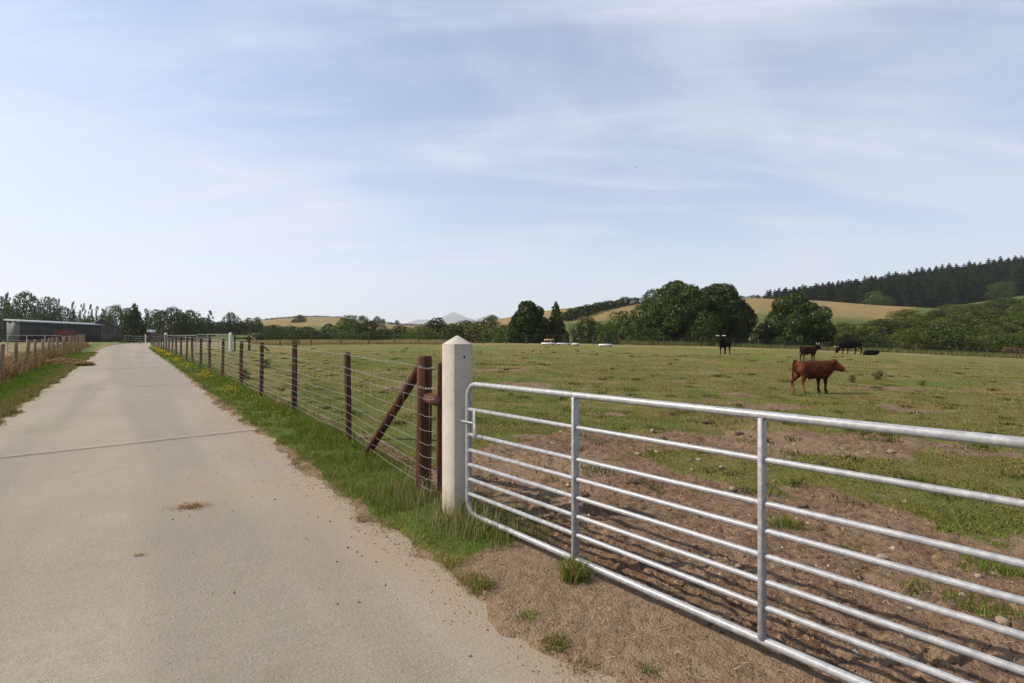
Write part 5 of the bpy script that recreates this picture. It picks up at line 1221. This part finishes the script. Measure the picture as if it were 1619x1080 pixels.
def straw_heap():
    X0, Y0 = onground(104, 577); z0 = gz(X0, Y0); P = []
    for cx, cy, r, h in ((-1.1, .5, .55, .16), (-.5, .3, .5, .26), (.1, .0, .5, .22), (.7, -.2, .55, .18), (1.2, -.45, .45, .10)):
        n = 900; a = rng.uniform(0, 6.28, n); q = np.sqrt(rng.random(n)); P.append(np.stack([cx + r * q * np.cos(a), cy + r * q * np.sin(a), h * (1 - q ** 2) * rng.uniform(.7, 1.1, n) + .02], 1))
    P = np.concatenate(P); n = len(P); col = lerp_col((.40, .28, .13), (.22, .14, .07), rng.random(n))
    tag(link('straw_heap', strand_heap('straw_heap', P, .22, .014, col, '', ''), None, (X0, Y0, z0)), 'low heap of old straw lying on the left verge beside the lane', 'straw')
    for x, y, r, L, lab in ((301, 803, .13, .05, 'flattened clump of yellow straw on the lane concrete'), (218, 880, .05, .03, 'faint smear of straw on the near lane concrete')):
        X0, Y0 = onground(x, y); n = 260 if r > .1 else 24; P = np.stack([rng.normal(0, r * .55, n), rng.normal(0, r * .3, n), .004 + .014 * rng.random(n) * (r > .1)], 1); col = lerp_col((.42, .29, .12), (.20, .13, .06), rng.random(n))
        tag(link('straw_clump', strand_heap('straw_clump', P, L, .003, col, '', ''), None, (X0, Y0, float(g0(X0, Y0)) + .006), R(15)), lab, 'straw', None, 'stuff')
straw_heap()
def thistle(x, y, hpx, label):
    X0, Y0 = onground(x, y); H = hpx / F * Y0; z0 = gz(X0, Y0); t = thing('thistle', (X0, Y0, z0), label, 'weed'); mb = MB(); n = 170
    for k in range(5): a = rng.uniform(0, 6.28); l = rng.uniform(.2, .5) * H; mb.tube([(0, 0, -.02), (math.cos(a) * l * .4, math.sin(a) * l * .4, H * .5), (math.cos(a) * l, math.sin(a) * l, H * rng.uniform(.75, 1))], [.008, .006, .003], 5)
    mb.build('stems', M['bark'], t)
    P = np.stack([rng.normal(0, .24 * H, n), rng.normal(0, .24 * H, n), H * rng.random(n) * .95], 1); V, Q = leaves(P, rng.normal(0, 1, (n, 3)), .24 * H, rng, .35)
    link('foliage', mesh_np('foliage', V, Q, [M['leafB']], False, tint=np.full((len(V), 3), .5)), t)
for x, y, h, lab in ((1347, 602, 12, 'left of two dark thistles right of the red bull calf'), (1389, 599, 15, 'right of two dark thistles right of the red bull calf'), (1459, 609, 9, 'low spreading thistle at the right of the field'), (421, 583, 16, 'dark thistle behind the lane fence wires'), (387, 601, 18, 'leafy weed at the foot of the fourth lane fence post'), (466, 546, 18, 'dark weed clump at the far left field fence')): thistle(x, y, h, lab)
def bird():
    D = 120.0; p = px(1005, 264, D); t = thing('bird', p, 'tiny dark bird gliding high in the sky', 'bird', None, R(20))
    MB().tube([(-.22, 0, 0), (-.1, 0, 0), (.08, 0, .01), (.2, 0, .01)], [.015, .05, .055, .015], 8).build('body', M['black'], t, True)
    for s in (-1, 1): MB().add([(.09, 0, .03), (-.08, 0, .03), (-.05, s * .3, .10), (.07, s * .28, .11), (-.08, s * .55, .04), (-.03, s * .55, .045)], [], [(0, 1, 2, 3), (3, 2, 4, 5)]).build('wing', M['black'], t)
bird()

# ================================================================ the air
def build_haze():
    m = bpy.data.materials.new('haze_air'); m.use_nodes = True; nt = m.node_tree; nt.nodes.clear()
    out = nt.nodes.new('ShaderNodeOutputMaterial'); pv = nt.nodes.new('ShaderNodeVolumePrincipled')
    pv.inputs['Color'].default_value = (.88, .91, 1, 1); pv.inputs['Density'].default_value = HAZE
    pv.inputs['Anisotropy'].default_value = .15
    nt.links.new(pv.outputs[0], out.inputs['Volume'])
    b = MB(); b.box((0, 0, 670), (24000, 24000, 1400)); o = b.build('haze', m); tag(o, kind='stuff')
HAZE = 1.2e-4
build_haze()
